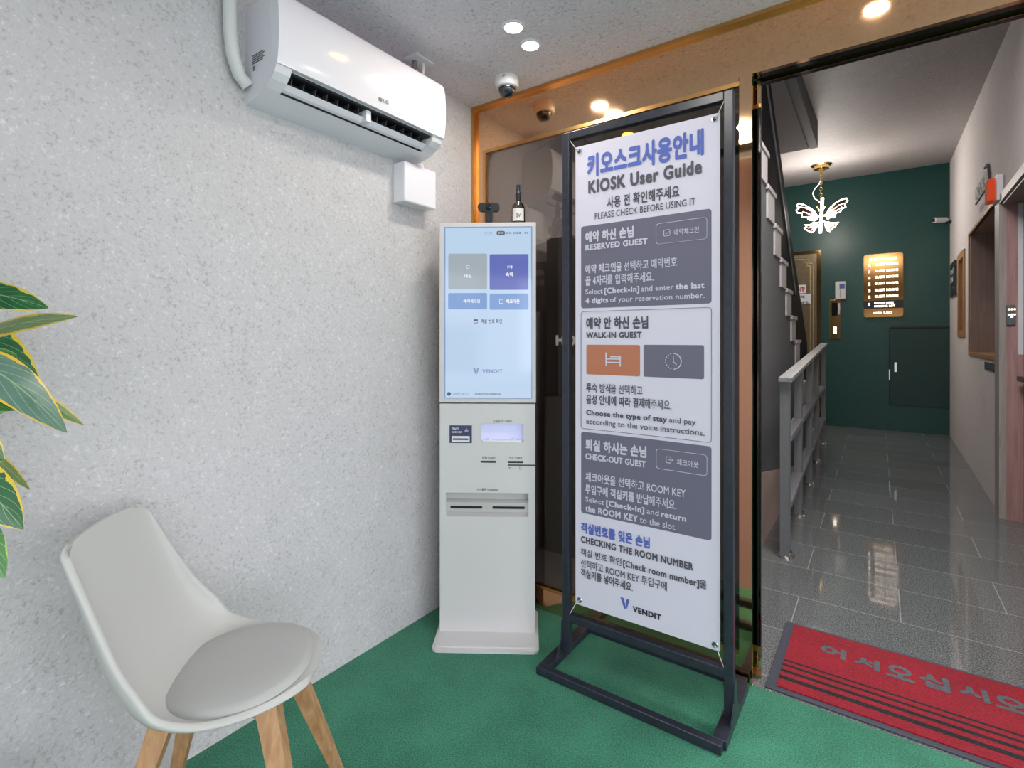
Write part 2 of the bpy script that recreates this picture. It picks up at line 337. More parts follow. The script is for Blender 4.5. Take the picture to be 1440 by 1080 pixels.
# ------------------------------------------------------------------ lettering
_glyph = {}
def glyph_mesh(text, gap=1.0):
    if (text, gap) in _glyph: return _glyph[(text, gap)]
    c = bpy.data.curves.new('lettering', 'FONT'); c.body = text; c.size = 1; c.resolution_u = 3; c.space_character = gap
    o = bpy.data.objects.new('lettering', c); COL.objects.link(o); bpy.context.view_layer.update()
    me = bpy.data.meshes.new_from_object(o.evaluated_get(bpy.context.evaluated_depsgraph_get()))
    v = [tuple(x.co) for x in me.vertices]; f = [tuple(p.vertices) for p in me.polygons]
    bpy.data.objects.remove(o); bpy.data.curves.remove(c); bpy.data.meshes.remove(me)
    _glyph[(text, gap)] = (v, f); return v, f
def lettering(lines, fr, material, parent, local=False, name='lettering', lift=.0006):
    """lines: (runs, u0, u1, v0, v1) with runs a string or [(string, stroke)], fitted into that box; fr maps (u, v, depth) to a point"""
    mb = MB()
    for runs, u0, u1, v0, v1 in lines:
        if isinstance(runs, str): runs = [(runs, 0)]
        cur = 0; quads = []
        for txt, bold in runs:
            if cur and txt[0] in '을를에해': cur -= .22
            v, f = glyph_mesh(txt, 1.0+bold*(2.2 if txt.isascii() else 1.2))
            if not v: continue
            x0 = min(p[0] for p in v); w = max(p[0] for p in v)-x0
            sh = [(0, 0)]
            if bold: sh += [(bold*math.cos(a*PI/4), bold*math.sin(a*PI/4)) for a in range(8)]
            for k, (dx, dy) in enumerate(sh): quads.append(([(p[0]-x0+cur+dx, p[1]+dy, k) for p in v], f))
            cur += w+.27+bold
        X0 = min(p[0] for q in quads for p in q[0]); X1 = max(p[0] for q in quads for p in q[0])
        Y0 = min(p[1] for q in quads for p in q[0]); Y1 = max(p[1] for q in quads for p in q[0])
        su = (u1-u0)/(X1-X0); sv = (v1-v0)/(Y1-Y0)
        for pv, f in quads:
            mb._add([fr(u0+(p[0]-X0)*su, v0+(p[1]-Y0)*sv, lift+p[2]*.00002) for p in pv], f)
    return mb.build(name, material, parent, local, normals=False)

# ------------------------------------------------------------------ setting: lobby shell
W = -1.605; P = 1.94; H = 2.319
struct(MB().box(W-.1, 2.3, -3.0, 1.942, -.08, 0).build('floor', M['carpet']))
struct(MB().box(-1.7, 1.4, 1.942, 8.6, -.08, 0).build('floor_corridor', M['granite']))
struct(MB().box(W-.12, W, -3.0, 8.6, 0, 3.5).build('wall_left', M['wall']))
struct(MB().box(W, 2.3, -3.0, P, H, H+.1).build('ceiling', M['ceil']))
# street front behind the viewer: low sills, posts and large panes
struct(MB().box(W, -1.0, -3.0, -2.9, 0, H).box(-1.0, 2.3, -3.0, -2.9, 2.15, H).build('wall_back', M['wall']))
struct(MB().box(2.2, 2.3, -2.9, -2.5, 0, H).box(2.2, 2.3, -2.5, 1.3, 2.15, H).box(2.2, 2.3, 1.3, P, 0, H).build('wall_right', M['wall']))
wf = MB()
for x in (-1.0, .1, 1.15, 2.16): wf.box(x, x+.05, -2.98, -2.92, 0, 2.15)
wf.box(-.95, 2.2, -2.98, -2.92, 2.1, 2.15).box(-.95, 2.2, -2.98, -2.92, 0, .06)
struct(wf.build('window_1', M['mullion']))
wf = MB()
for y in (-2.5, -1.25, 0, 1.25): wf.box(2.22, 2.28, y, y+.05, 0, 2.15)
wf.box(2.22, 2.28, -2.5, 1.3, 2.1, 2.15).box(2.22, 2.28, -2.5, 1.3, 0, .06)
struct(wf.build('window_2', M['mullion']))
struct(MB().box(-9, 9, -14, -3.0, -.12, -.06).box(2.3, 12, -3.0, 8, -.12, -.06).build('street_ground', M['street']))
shop = thing('brick_building', 'white brick building across the street behind the viewer', 'building', (0, -9.5, -.06))
fb = MB().box(-6, 6, -10, -9.5, -.06, 4.5)
fb.build('wall', M['brick'], shop)
MB().box(-2.2, -.6, -9.5, -9.42, 1.9, 2.6).build('sign_board', M['teal'], shop)
for x in (-4, .4, 3): MB().box(x, x+1.5, -9.5, -9.45, .3, 1.6).build('shop_window', M['blackg'], shop)

# gold mirror header, posts, smoked glass partition
struct(MB().box(-1.548, 1.3, P, P+.02, 2.121, H).box(-1.548, -.40, P, P+.02, 2.105, 2.121).build('trim_1', M['gold']))
struct(MB().box(W, 1.3, P-.022, P, H-.014, H).box(W, W+.014, P-.022, P, 0, H-.014).build('trim_2', M['brass']))
struct(MB().box(W, -1.548, P, P+.02, 0, H).build('trim_3', M['gold']))
struct(MB().box(-.398, -.357, P-.002, P+.02, 0, 2.121).build('trim_4', M['gold']))
struct(MB().box(-1.548, -.398, P, P+.02, .0, .094).build('trim_5', M['gold']))
struct(MB().box(-1.548, -1.532, P-.003, P+.02, .094, 2.105).box(-1.532, -.398, P-.003, P+.02, 2.090, 2.105).box(-1.532, -.398, P-.003, P+.02, .094, .108).build('trim_6', M['brass']))
struct(MB().box(-1.532, -.398, P+.004, P+.012, .108, 2.09).build('window_3', M['glass']))
# deep header soffit over the doorway with the sliding-door track
struct(MB().box(-.356, 1.3, P+.02, P+.048, 2.121, 2.3).build('trim_7', M['dark_mirror']))
struct(MB().box(-1.6, 1.3, P+.048, P+.08, 2.135, 2.9).build('trim_8', M['black_slot']))
struct(MB().box(-.356, 1.3, P+.081, P+.084, 2.118, 2.3).build('trim_9', M['brass_p']))
struct(MB().box(-.356, 1.3, P+.085, P+.115, 2.121, 2.3).build('trim_10', M['dark_mirror']))
sd = thing('sliding_door', 'smoked glass sliding door leaf with gold rails parked behind the gold post', 'door', (-.65, 2.0, 0))
MB().box(-.95, -.376, 2.002, 2.010, .11, 2.02).build('glass_panel', M['glass'], sd)
MB().box(-.376, -.339, 1.998, 2.014, .11, 2.02).box(-.345, -.3395, 1.996, 2.016, .11, 2.02).build('edge_stile', M['dark_mirror'], sd)
MB().box(-.95, -.339, 1.998, 2.014, .028, .094).box(-.95, -.339, 1.998, 2.014, 2.034, 2.118).build('mirror_rail', M['gold'], sd)
MB().box(-.95, -.338, 1.994, 2.018, .094, .112).box(-.95, -.338, 1.994, 2.018, .008, .028).box(-.95, -.338, 1.994, 2.018, 2.02, 2.034).build('brass_edging', M['brass'], sd)
MB().box(-.395, -.37, P+.02, 1.997, 0, 2.12).build('guide', M['black_slot'], sd)
struct(MB().box(1.2, 1.3, P, P+.1, 0, 2.121).build('wall_front', M['wall']))

# ------------------------------------------------------------------ setting: corridor
def RX(y): return .608+.0143*y
def wb(mb, y0, y1, z0, z1, o0, o1):
    """box along the corridor's right wall; o counts into the corridor from the wall face"""
    mb.hexa([(RX(y0)-o1, y0, z0), (RX(y0)-o0, y0, z0), (RX(y1)-o0, y1, z0), (RX(y1)-o1, y1, z0),
             (RX(y0)-o1, y0, z1), (RX(y0)-o0, y0, z1), (RX(y1)-o0, y1, z1), (RX(y1)-o1, y1, z1)]); return mb
def CZ(y): return 2.9+.06*y
FY = 8.4
mb = MB()
wb(mb, 6.40, 6.80, 0, 3.6, -.1, 0); wb(mb, 7.33, FY, 0, 3.6, -.1, 0); wb(mb, 6.8, 7.33, 0, 1.25, -.1, 0); wb(mb, 6.8, 7.33, 2.09, 3.6, -.1, 0)
wb(mb, 4.86, 6.40, 0, 1.075, -.1, 0); wb(mb, 4.86, 6.40, 2.175, 3.6, -.1, 0)
wb(mb, 3.7, 4.86, 2.11, 3.6, -.1, 0); wb(mb, 2.05, 3.7, 0, 3.6, -.1, 0)
struct(mb.build('wall_corridor_right', M['corr_wall']))
struct(MB().box(-1.6, 1.2, FY, FY+.1, 0, 3.6).build('wall_corridor_far', M['green']))
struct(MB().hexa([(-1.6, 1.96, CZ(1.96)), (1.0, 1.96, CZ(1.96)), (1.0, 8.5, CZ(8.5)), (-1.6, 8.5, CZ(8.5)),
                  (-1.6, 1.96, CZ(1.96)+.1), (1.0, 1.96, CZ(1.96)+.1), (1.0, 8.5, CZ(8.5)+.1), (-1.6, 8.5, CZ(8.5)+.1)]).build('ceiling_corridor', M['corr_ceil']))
# the doorway and the two openings in the right wall
mb = MB(); wb(mb, 4.705, 4.885, 0, 2.11, -.02, .015); wb(mb, 3.7, 4.885, 2.11, 2.165, -.02, .015)
struct(mb.build('door_1', M['greyoak']))
mb = MB(); wb(mb, 4.70, 4.86, 0, 2.11, -.075, -.02)
struct(mb.build('trim_13', M['pink']))
mb = MB(); wb(mb, 4.69, 4.80, 1.10, 2.11, -.10, -.075)
struct(mb.build('trim_14', M['white2']))
mb = MB(); wb(mb, 4.69, 4.80, 0, 1.10, -.10, -.075)
struct(mb.build('trim_15', M['pink']))
mb = MB(); wb(mb, 3.6, 4.86, 0, 2.11, -.16, -.10)
struct(mb.build('door_2', M['door_grey']))
mb = MB(); wb(mb, 3.6, 4.86, 2.095, 2.11, -.16, 0)
struct(mb.build('trim_19', M['brown']))
mb = MB(); wb(mb, 6.36, 6.41, 1.075, 2.175, -.32, .0); wb(mb, 4.88, 6.41, 2.165, 2.18, -.32, 0); wb(mb, 4.88, 6.40, 1.075, 2.175, -.36, -.32); wb(mb, 4.86, 4.885, 1.075, 2.175, -.32, -.03)
struct(mb.build('window_4', M['brown']))
mb = MB(); wb(mb, 4.885, 6.43, 1.05, 1.08, -.30, .012); wb(mb, 6.40, 6.43, 1.08, 2.19, -.01, .012); wb(mb, 4.885, 6.43, 2.165, 2.19, -.01, .012)
struct(mb.build('trim_16', M['oak']))
mb = MB(); wb(mb, 7.26, 7.35, 1.22, 2.10, -.08, .015); wb(mb, 6.77, 6.84, 1.22, 2.10, -.08, .015); wb(mb, 6.84, 7.26, 1.22, 1.29, -.08, .015); wb(mb, 6.84, 7.26, 2.03, 2.10, -.08, .015); wb(mb, 6.84, 7.26, 1.29, 2.03, -.1, -.07)
struct(mb.build('window_5', M['oak']))
# room seen dimly through the smoked glass
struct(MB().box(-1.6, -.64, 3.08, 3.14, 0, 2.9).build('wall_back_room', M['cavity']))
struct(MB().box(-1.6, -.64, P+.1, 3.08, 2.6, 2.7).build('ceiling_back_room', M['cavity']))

# ------------------------------------------------------------------ downlights
def downlight(x, y, label, power, lens='lens', r=.032, first=[]):
    t = thing('downlight', label, 'ceiling light', (x, y, H), 0, 'ceiling downlights')
    MB().lathe([(r, -.003), (r, .0)], (x, y, H), 28).build('lens', M[lens], t)
    ring = MB()
    ring.lathe([(r, .0), (r, -.004), (r+.009, -.003), (r+.011, 0)], (x, y, H), 28, cap=False)
    ring.build('trim_ring', M['white2'], t)
    if power:
        lamp('downlight_lamp', 'AREA', (0, 0, -.012), power, (1, .95, .88) if lens == 'lens' else (1, .6, .1), r*2, parent=t)
DL = 2.4
downlight(-1.066, 1.509, 'round lit downlight nearer the air conditioner, upper of the ceiling pair', DL)
downlight(-1.079, 1.640, 'round lit downlight nearer the white dome camera, lower of the ceiling pair', DL)
downlight(-1.105, 1.252, 'round amber downlight seen only as a yellow reflection above the banner', .3, 'amber')
downlight(-.006, 1.763, 'round lit downlight reflected in the gold header over the doorway', DL)
downlight(-.574, .994, 'round lit downlight reflected uppermost in the gold post', DL)
downlight(-.609, .760, 'round lit downlight reflected lowermost in the gold post', DL)

# ------------------------------------------------------------------ air conditioner
Y0, Y1 = .825, 1.53
ac = thing('air_conditioner', 'white wall-mounted split air conditioner high on the plaster wall', 'air conditioner', (W, (Y0+Y1)/2, 1.93))
outer = [(-1.420, 2.003), (-1.437, 1.985), (-1.455, 1.968), (-1.487, 1.951), (-1.53, 1.939), (-1.571, 1.931), (W, 1.927)]
endp = [(W, 2.20), (-1.47, 2.20)]+[(-1.428, 2.003)]+outer[1:]
hb = MB()
hb.prism(endp, 'y', Y0+.001, .875).prism(endp, 'y', 1.475, Y1-.001)
hb.prism([(W, 2.20), (-1.47, 2.20), (-1.44, 2.003), (-1.50, 2.003), (-1.52, 1.957), (-1.492, 1.949), (-1.53, 1.939), (-1.571, 1.931), (W, 1.927)], 'y', .875, 1.475)
hb.build('housing', M['white2'], ac)
fp = [(-1.455, 2.228), (-1.432, 2.222), (-1.420, 2.205), (-1.414, 2.16), (-1.412, 2.11), (-1.413, 2.06), (-1.418, 2.02), (-1.422, 2.005), (-1.44, 2.005), (-1.47, 2.2), (-1.48, 2.228)]
MB().prism(fp, 'y', Y0, Y1).build('front_panel', M['white'], ac, smooth=True)
MB().box(W, -1.455, Y0+.004, Y1-.004, 2.2, 2.226).build('top_grille', M['white2'], ac)
MB().prism([(-1.44, 2.0025), (-1.498, 2.0025), (-1.518, 1.959), (-1.494, 1.951), (-1.495, 1.958), (-1.51, 1.962), (-1.494, 1.996), (-1.445, 1.997)], 'y', .8755, 1.4745).build('outlet_cavity', M['dark'], ac)
for i in range(14):
    y = .895+i*.0415
    if abs(y-1.178) < .018: continue
    MB().prism([(-1.496, 1.999), (-1.462, 1.999), (-1.468, 1.978), (-1.494, 1.966)], 'y', y, y+.003).build('vane', M['grey_vane'], ac)
MB().prism([(-1.470, 1.969), (-1.464, 1.974), (-1.484, 1.9625), (-1.492, 1.9565), (-1.4795, 1.9605)], 'y', .878, 1.472).build('louver', M['white'], ac)
MB().box(-1.495, -1.448, 1.166, 1.186, 1.958, 2.001).build('center_bracket', M['white2'], ac)
MB().prism([(-1.442, 2.003), (-1.437, 1.9995), (-1.452, 1.9985), (-1.46, 2.002)], 'y', .878, 1.472).build('outlet_lip', M['grey_vane'], ac)
acf = lambda u, v, dd: Vector((-1.4125+dd, u, v))
lettering([([('LG', .02)], 1.212, 1.236, 2.031, 2.043)], lambda u, v, dd: Vector((-1.4165+dd+(v-2.02)*.1, u, v)), M['inkgrey'], ac, name='logo_lettering')
MB().lathe([(.0085, 0), (.0085, .0008)], (-1.4160, 1.200, 2.037), 16, 'x').build('logo_disc', M['inkgrey'], ac)
sl = MB()
for i in range(5): sl.box(-1.56, -1.50+(i % 2)*.008, Y0-.0006, Y0+.001, 2.063-i*.006, 2.0655-i*.006)
sl.box(-1.555, -1.545, Y0-.0006, Y0+.001, 2.018, 2.032)
sl.build('rating_lettering', M['inkgrey'], ac)
# pipe, junction box, cable outlet
pp = [(-1.578, .767, 2.318), (-1.578, .766, 2.22), (-1.578, .768, 2.12), (-1.578, .776, 2.05), (-1.578, .795, 2.0), (-1.577, .8205, 1.976)]
tag(MB().tube(pp, .0195, 12).build('refrigerant_pipe', M['white_pipe'], smooth=True), 'thick white wrapped pipe bending down the wall into the air conditioner', 'pipe')
jb = thing('junction_box', 'small white box on the wall under the right end of the air conditioner', 'junction box', (W, 1.51, 1.75))
MB().box(W, -1.535, 1.424, 1.604, 1.752, 1.912, .006).build('box_lid', M['white'], jb)
MB().tube([(-1.58, 1.555, 1.912), (-1.58, 1.557, 1.925), (-1.575, 1.545, 1.94)], .014, 10).build('conduit', M['white_pipe'], jb, smooth=True)
so = thing('ceiling_outlet', 'white square ceiling outlet with cables above the air conditioner', 'ceiling outlet', (-1.495, 1.47, H))
MB().box(-1.535, -1.465, 1.42, 1.52, H-.008, H, .003).build('cover_plate', M['white2'], so)
MB().tube([(-1.51, 1.455, H-.006), (-1.513, 1.455, H-.03), (-1.53, 1.455, H-.06), (-1.54, 1.455, H-.1)], .010, 8).build('cable', M['inkgrey'], so, smooth=True)
MB().tube([(-1.495, 1.485, H-.006), (-1.493, 1.486, H-.03), (-1.50, 1.487, H-.055), (-1.515, 1.487, H-.1)], .006, 8).build('cable', M['white_pipe'], so, smooth=True)
dc = thing('dome_camera', 'white dome camera with smoked lens on the ceiling near the corner', 'security camera', (-1.298, 1.79, H))
MB().lathe([(.050, 0), (.052, -.012), (.052, -.030), (.046, -.042), (.034, -.046)], (-1.298, 1.79, H), 32).build('mount', M['camwhite'], dc, smooth=True)
MB().lathe([(.037, -.045), (.036, -.056), (.029, -.070), (.018, -.079), (.004, -.082)], (-1.298, 1.79, H), 28).build('lens_dome', M['dome_glass'], dc, smooth=True)
MB().box(-1.280, -1.27, 1.733, 1.736, H-.020, H-.014).build('orange_tag', M['tag_orange'], dc)

# ------------------------------------------------------------------ kiosk
KL = Vector((-1.451, 1.535, 0)); KA = math.radians(33.53); KW = .387
ki = thing('kiosk', 'pale grey self check-in kiosk standing on the carpet beside the wall', 'kiosk', KL, KA)
kf = lambda u, v, dd, y=0: Vector((u, y-dd, v))
body = MB().box(.001, KW, .03, .185, .012, .9385)
for r in ((.001, KW, .014, .4814), (.001, .026, .4814, .5786), (.3605, KW, .4814, .5786), (.001, KW, .5786, .784), (.001, .168, .784, .858), (.3405, KW, .784, .858), (.001, KW, .858, .9385)):
    body.box(r[0], r[1], 0, .0305, r[2], r[3])
body.build('lower_cabinet', M['kiosk'], ki, True)
MB().prism(rrect(-.012, .401, -.118, .19, .025), 'z', 0, .010).prism(rrect(-.006, .395, -.10, .185, .02), 'z', .010, .016).build('base_plate', M['kiosk'], ki, True)
up = MB().box(-.001, .391, 0, .12, .9425, 1.672, .003)
up.build('display_housing', M['kiosk'], ki, True)
MB().box(.02, .376, -.0015, .002, .960, 1.655).build('screen_gasket', M['s_pale'], ki, True)
sc = MB().box(.0245, .3715, -.003, -.0005, .9645, 1.651).build('screen', M['screen'], ki, True)
YS = -.003
def plate(name, u0, u1, v0, v1, m, par, r=.006, t=.0006, y=YS):
    return MB().prism(rrect(u0, u1, v0, v1, r), 'y', y-t, y).build(name, M[m], par, True)
sf = lambda u, v, dd: Vector((u, YS-dd, v)); sf2 = lambda u, v, dd: Vector((u, YS-.0006-dd, v))
plate('screen_button', .0365, .1937, 1.402, 1.546, 's_grey', sc); plate('screen_button', .2038, .3605, 1.399, 1.543, 's_violet', sc)
plate('screen_button', .0355, .1937, 1.3205, 1.3865, 's_blue', sc); plate('screen_button', .2038, .3605, 1.319, 1.384, 's_blue', sc)
plate('language_pill', .232, .266, 1.6195, 1.637, 's_pill', sc, .007)
lettering([([('한국어', .01)], .2385, .2595, 1.6245, 1.6325), ], sf2, M['s_white'], sc, True)
lettering([('12:29', .182, .214, 1.6235, 1.634)], sf, M['s_pale'], sc, True)
lettering([([('ENG', .02)], .272, .292, 1.6245, 1.632), ([('日本語', .02)], .300, .332, 1.624, 1.6325), ([('中文', .02)], .343, .361, 1.624, 1.6325),
           ([('객실 번호 확인', .02)], .168, .254, 1.264, 1.281)], sf, M['s_ink'], sc, True)
lettering([([('대실', .02)], .102, .130, 1.448, 1.462), ([('숙박', .03)], .268, .300, 1.452, 1.470), ([('예약체크인', .02)], .098, .165, 1.346, 1.361), ([('체크아웃', .03)], .270, .325, 1.344, 1.361)], sf2, M['s_white'], sc, True)
ic = MB(); ic.tube([(.116+.0065*math.cos(a*PI/8), YS-.001, 1.492+.0065*math.sin(a*PI/8)) for a in range(16)], .0008, 5, True)
ic.build('clock_icon', M['s_white'], sc, True); ic = MB()
ic.box(.275, .297, YS-.001, YS-.0006, 1.489, 1.4905).box(.275, .297, YS-.001, YS-.0006, 1.494, 1.4955).box(.277, .279, YS-.001, YS-.0006, 1.484, 1.499).box(.292, .294, YS-.001, YS-.0006, 1.484, 1.497)
ic.build('bed_icon', M['s_white'], sc, True); ic = MB()
ic.box(.243, .259, YS-.001, YS-.0006, 1.344, 1.3455).box(.243, .259, YS-.001, YS-.0006, 1.3595, 1.361).box(.243, .2445, YS-.001, YS-.0006, 1.344, 1.361).box(.2575, .259, YS-.001, YS-.0006, 1.349, 1.356)
ic.build('exit_icon', M['s_white'], sc, True)
MB().prism(rrect(.139, .156, 1.2645, 1.2805, .002), 'y', YS-.0006, YS).build('key_icon', M['s_ink'], sc, True)
MB().box(.1405, .1545, YS-.0009, YS-.0006, 1.267, 1.2735).build('key_icon_window', M['screen'], sc, True)
def vmark(mb, u, v, s, fr, dd):
    for poly in ([(0, 1), (.36, 1), (.62, .12), (.62, .0), (.42, 0)], [(.66, .26), (.72, .02), (1, 1), (.72, 1), (.56, .52)]):
        n = len(poly); v0 = [fr(u+a*s, v+b*s*1.05, dd) for a, b in poly]
        mb._add(v0, [tuple(range(n))])
    return mb
vmark(MB(), .136, 1.058, .025, sf, .0006).build('logo_mark', M['s_pale'], sc, True, normals=False)
lettering([([('VENDIT', .05)], .1735, .257, 1.0625, 1.0785)], sf, M['s_pale'], sc, True, name='logo_lettering')
MB().lathe([(.0078, 0), (.0078, -.0006)], (.039, YS, .9785), 20, 'y').build('help_icon', M['s_ink'], sc, True)
lettering([('고객센터 1544-0000'.replace(' 1544-0000', ' 연결 하기'), .053, .118, .9745, .983), ([('사업자등록번호와 대표자명을 확인하세요', .02)], .143, .252, .974, .983)], sf, M['s_ink'], sc, True)
# lower panel furniture
MB().box(.0406, .1317, -.0015, .001, .7797, .8512, .001).build('room_key_plate', M['navy'], ki, True)
MB().box(.050, .123, -.004, -.001, .784, .808, .001).build('key_slot_bezel', M['white2'], ki, True)
MB().box(.055, .117, -.0048, -.003, .7925, .799).build('key_slot', M['slot'], ki, True)
lettering([([('객실키', .03)], .050, .078, .833, .8425), ([('ROOM KEY', .04)], .050, .091, .820, .828)], lambda u, v, dd: Vector((u, -.0015-dd, v)), M['inkwhite'], ki, True)
kic = MB(); kic.box(.107, .113, -.0022, -.0014, .836, .838)
for i in range(3): kic.tube([(.110+(.003+.0022*i)*math.cos(a*PI/6), -.0018, .832-(.002+.0022*i)*math.sin(a*PI/6)) for a in range(7)], .0007, 4)
kic.build('key_icon', M['inkwhite'], ki, True)
MB().box(.168, .3405, .026, .031, .784, .858).build('card_window', M['lilac'], ki, True)
cw = MB().box(.175, .333, .004, .026, .7845, .790); cw.box(.20, .209, .010, .02, .79, .797).box(.297, .306, .010, .02, .79, .797)
cw.build('card_ledge', M['white'], ki, True)
k0 = lambda u, v, dd: Vector((u, -dd, v))
lettering([([('신분증 ID CARD', .015)], .2167, .2944, .863, .875), ([('현금 CASH', .02)], .173, .226, .716, .7265), ([('카드 CARD', .02)], .283, .335, .716, .7265), ([('거스름돈 CHANGE', .02)], .152, .239, .5855, .5975),
           ([('IC', .02)], .278, .292, .675, .683)], k0, M['ink'], ki, True)
MB().box(.1677, .2288, -.0008, .001, .7005, .7085).build('cash_slot', M['slot'], ki, True)
MB().box(.2771, .339, -.0008, .001, .700, .7085).build('card_slot', M['slot'], ki, True)
MB().box(.277, .387, -.0008, .001, .6895, .694).build('card_swipe_slot', M['slot'], ki, True)
MB().tube([(.325, -.0005, .688), (.332, -.0005, .680), (.329, -.0005, .672), (.323, -.0005, .676)], .0008, 4, True).build('card_icon', M['ink'], ki, True)
MB().prism([(.030, .5786), (.003+.026, .545), (.010, .536), (.006, .500), (.012, .4815), (.0305, .4814)], 'x', .026, .3605).build('change_tray', M['kiosk_in'], ki, True)
for a, b in ((.0435, .1725), (.215, .345)): MB().box(a, b, .0055, .010, .5125, .522).build('change_slot', M['slot'], ki, True)
# things standing on the kiosk
wc = thing('webcam', 'black webcam clipped on top of the grey kiosk', 'webcam', KL, KA)
MB().prism(rrect(.152, .242, 1.726, 1.760, .016), 'y', .03, .055).build('camera_bar', M['black'], wc, True)
MB().lathe([(.013, .030), (.012, .024), (.007, .022)], (.197, 0, 1.743), 20, 'y').build('lens', M['blackg'], wc, True)
MB().box(.182, .212, .030, .060, 1.672, 1.730, .003).build('clip_stand', M['black'], wc, True)
bo = thing('glass_bottle', 'small clear bottle with a pale round label on top of the kiosk', 'bottle', KL, KA)
bc = (.318, .085, 1.672)
MB().lathe([(.024, 0), (.028, .004), (.028, .070), (.024, .090), (.012, .104), (.010, .112)], bc, 28).build('body', M['bottle'], bo, True, smooth=True)
MB().lathe([(.0125, .108), (.0125, .140), (.009, .144), (.008, .175), (.003, .178)], bc, 20).build('cap', M['black'], bo, True, smooth=True)
MB().grid(lambda u, v: Vector((bc[0]+.0285*math.sin((u-.5)*1.9), bc[1]-.0285*math.cos((u-.5)*1.9), 1.672+.02+.052*v)), 12, 6).build('label', M['label'], bo, True, smooth=True)
lettering([([('SV', .03)], -.008, .010, 1.705, 1.722)], lambda u, v, dd: Vector((bc[0]+.0288*math.sin(u/.0288), bc[1]-.0292*math.cos(u/.0288), v)), M['ink'], bo, True, name='label_lettering')

# ------------------------------------------------------------------ banner stand and banner
st = thing('banner_stand', 'black square-tube steel floor stand holding the kiosk guide banner', 'banner stand', (-.68, 1.69, 0))
fx0, fx1, t_ = -.963, -.362, .028
for x in (fx0, fx1-t_): MB().box(x, x+t_, 1.680, 1.708, .028, 1.968, .002).build('post', M['frame'], st)
MB().box(fx0+t_, fx1-t_, 1.680, 1.708, 1.940, 1.968, .002).build('top_bar', M['frame'], st)
MB().box(fx0+t_, fx1-t_, 1.680, 1.708, .150, .178, .002).build('lower_bar', M['frame'], st)
bx0, bx1, by0, by1 = -1.0, -.368, 1.556, 1.928
MB().box(bx0, bx1, by0, by0+t_, 0, t_, .002).build('base_bar', M['frame'], st)
MB().box(bx0, bx1, by1-t_, by1, 0, t_, .002).build('base_bar', M['frame'], st)
MB().box(bx0, bx0+t_+.012, by0+t_, by1-t_, 0, t_, .002).build('base_bar', M['frame'], st)
MB().box(bx1-t_-.004, bx1+.008, by0+t_, by1-t_, 0, t_, .002).build('base_bar', M['frame'], st)
for x in (fx0-.004, fx1): MB().prism([(1.640, .028), (1.750, .028), (1.712, .085), (1.708, .15), (1.680, .15), (1.676, .085)], 'x', x, x+.004).build('gusset', M['frame'], st)
ba = thing('banner', 'white printed kiosk user guide banner stretched in the black stand', 'banner', (-.657, 1.69, .22))
BX0, BX1, BZ0, BZ1 = -.913, -.403, .222, 1.909
def bend(u, v, dd=0):   # slight sag between the four corner cords
    a = (u-BX0)/(BX1-BX0); b = (v-BZ0)/(BZ1-BZ0)
    return Vector((u, 1.692+.006*math.sin(PI*a)*math.sin(PI*b)-dd, v))
MB().grid(lambda a, b: bend(BX0+a*(BX1-BX0), BZ0+b*(BZ1-BZ0), .0008), 16, 48).grid(lambda a, b: bend(BX1-a*(BX1-BX0), BZ0+b*(BZ1-BZ0), -.0008), 16, 48).build('sheet', M['banner'], ba, normals=False)
def bpanel(name, u0, u1, v0, v1, m, r=.01, lift=.0014):
    mb = MB(); poly = rrect(u0, u1, v0, v1, r, 4); cen = ((u0+u1)/2, (v0+v1)/2)
    nv = 10
    # fan of strips so the panel follows the sheet's bend
    def edge(v):
        if v > v1-r: k = r-(math.sqrt(max(0, r*r-(v-(v1-r))**2)))
        elif v < v0+r: k = r-(math.sqrt(max(0, r*r-((v0+r)-v)**2)))
        else: k = 0
        return k
    vs = [v0+r*(1-math.cos(i*PI/10)) for i in range(5)]+[v0+r+(v1-v0-2*r)*i/nv for i in range(nv+1)]+[v1-r+r*math.sin(i*PI/10) for i in range(1, 6)]
    vs = sorted(set(round(x, 6) for x in vs))
    n = len(vs)-1
    def fn(a, b):
        j = min(n, int(round(b*n))); v = vs[j]; k = edge(v)
        return bend(u0+k+a*(u1-u0-2*k), v, lift)
    mb.grid(fn, 10, n)
    return mb.build(name, M[m], ba, normals=False)
def boutline(name, u0, u1, v0, v1, m, w=.0016, r=.01, lift=.002):
    pts = rrect(u0, u1, v0, v1, r, 4); out = []
    for (a, b), (c, d) in zip(pts, pts[1:]+pts[:1]):
        for i in range(6): out.append(bend(a+(c-a)*i/6, b+(d-b)*i/6, lift))
    return MB().tube([p for i, p in enumerate(out) if i == 0 or (p-out[i-1]).length > 1e-5], w/2, 4, True).build(name, M[m], ba)
B1, B2, B3 = .05, .035, .02
bl = lambda u, v, dd: bend(u, v, .0022+dd)
lettering([([('키오스크사용안내', .048)], -.864, -.452, 1.786, 1.872)], bl, M['inkblue'], ba, name='title_lettering')
lettering([([('KIOSK User Guide', .045)], -.860, -.458, 1.728, 1.776)], bl, M['ink'], ba, name='subtitle_lettering')
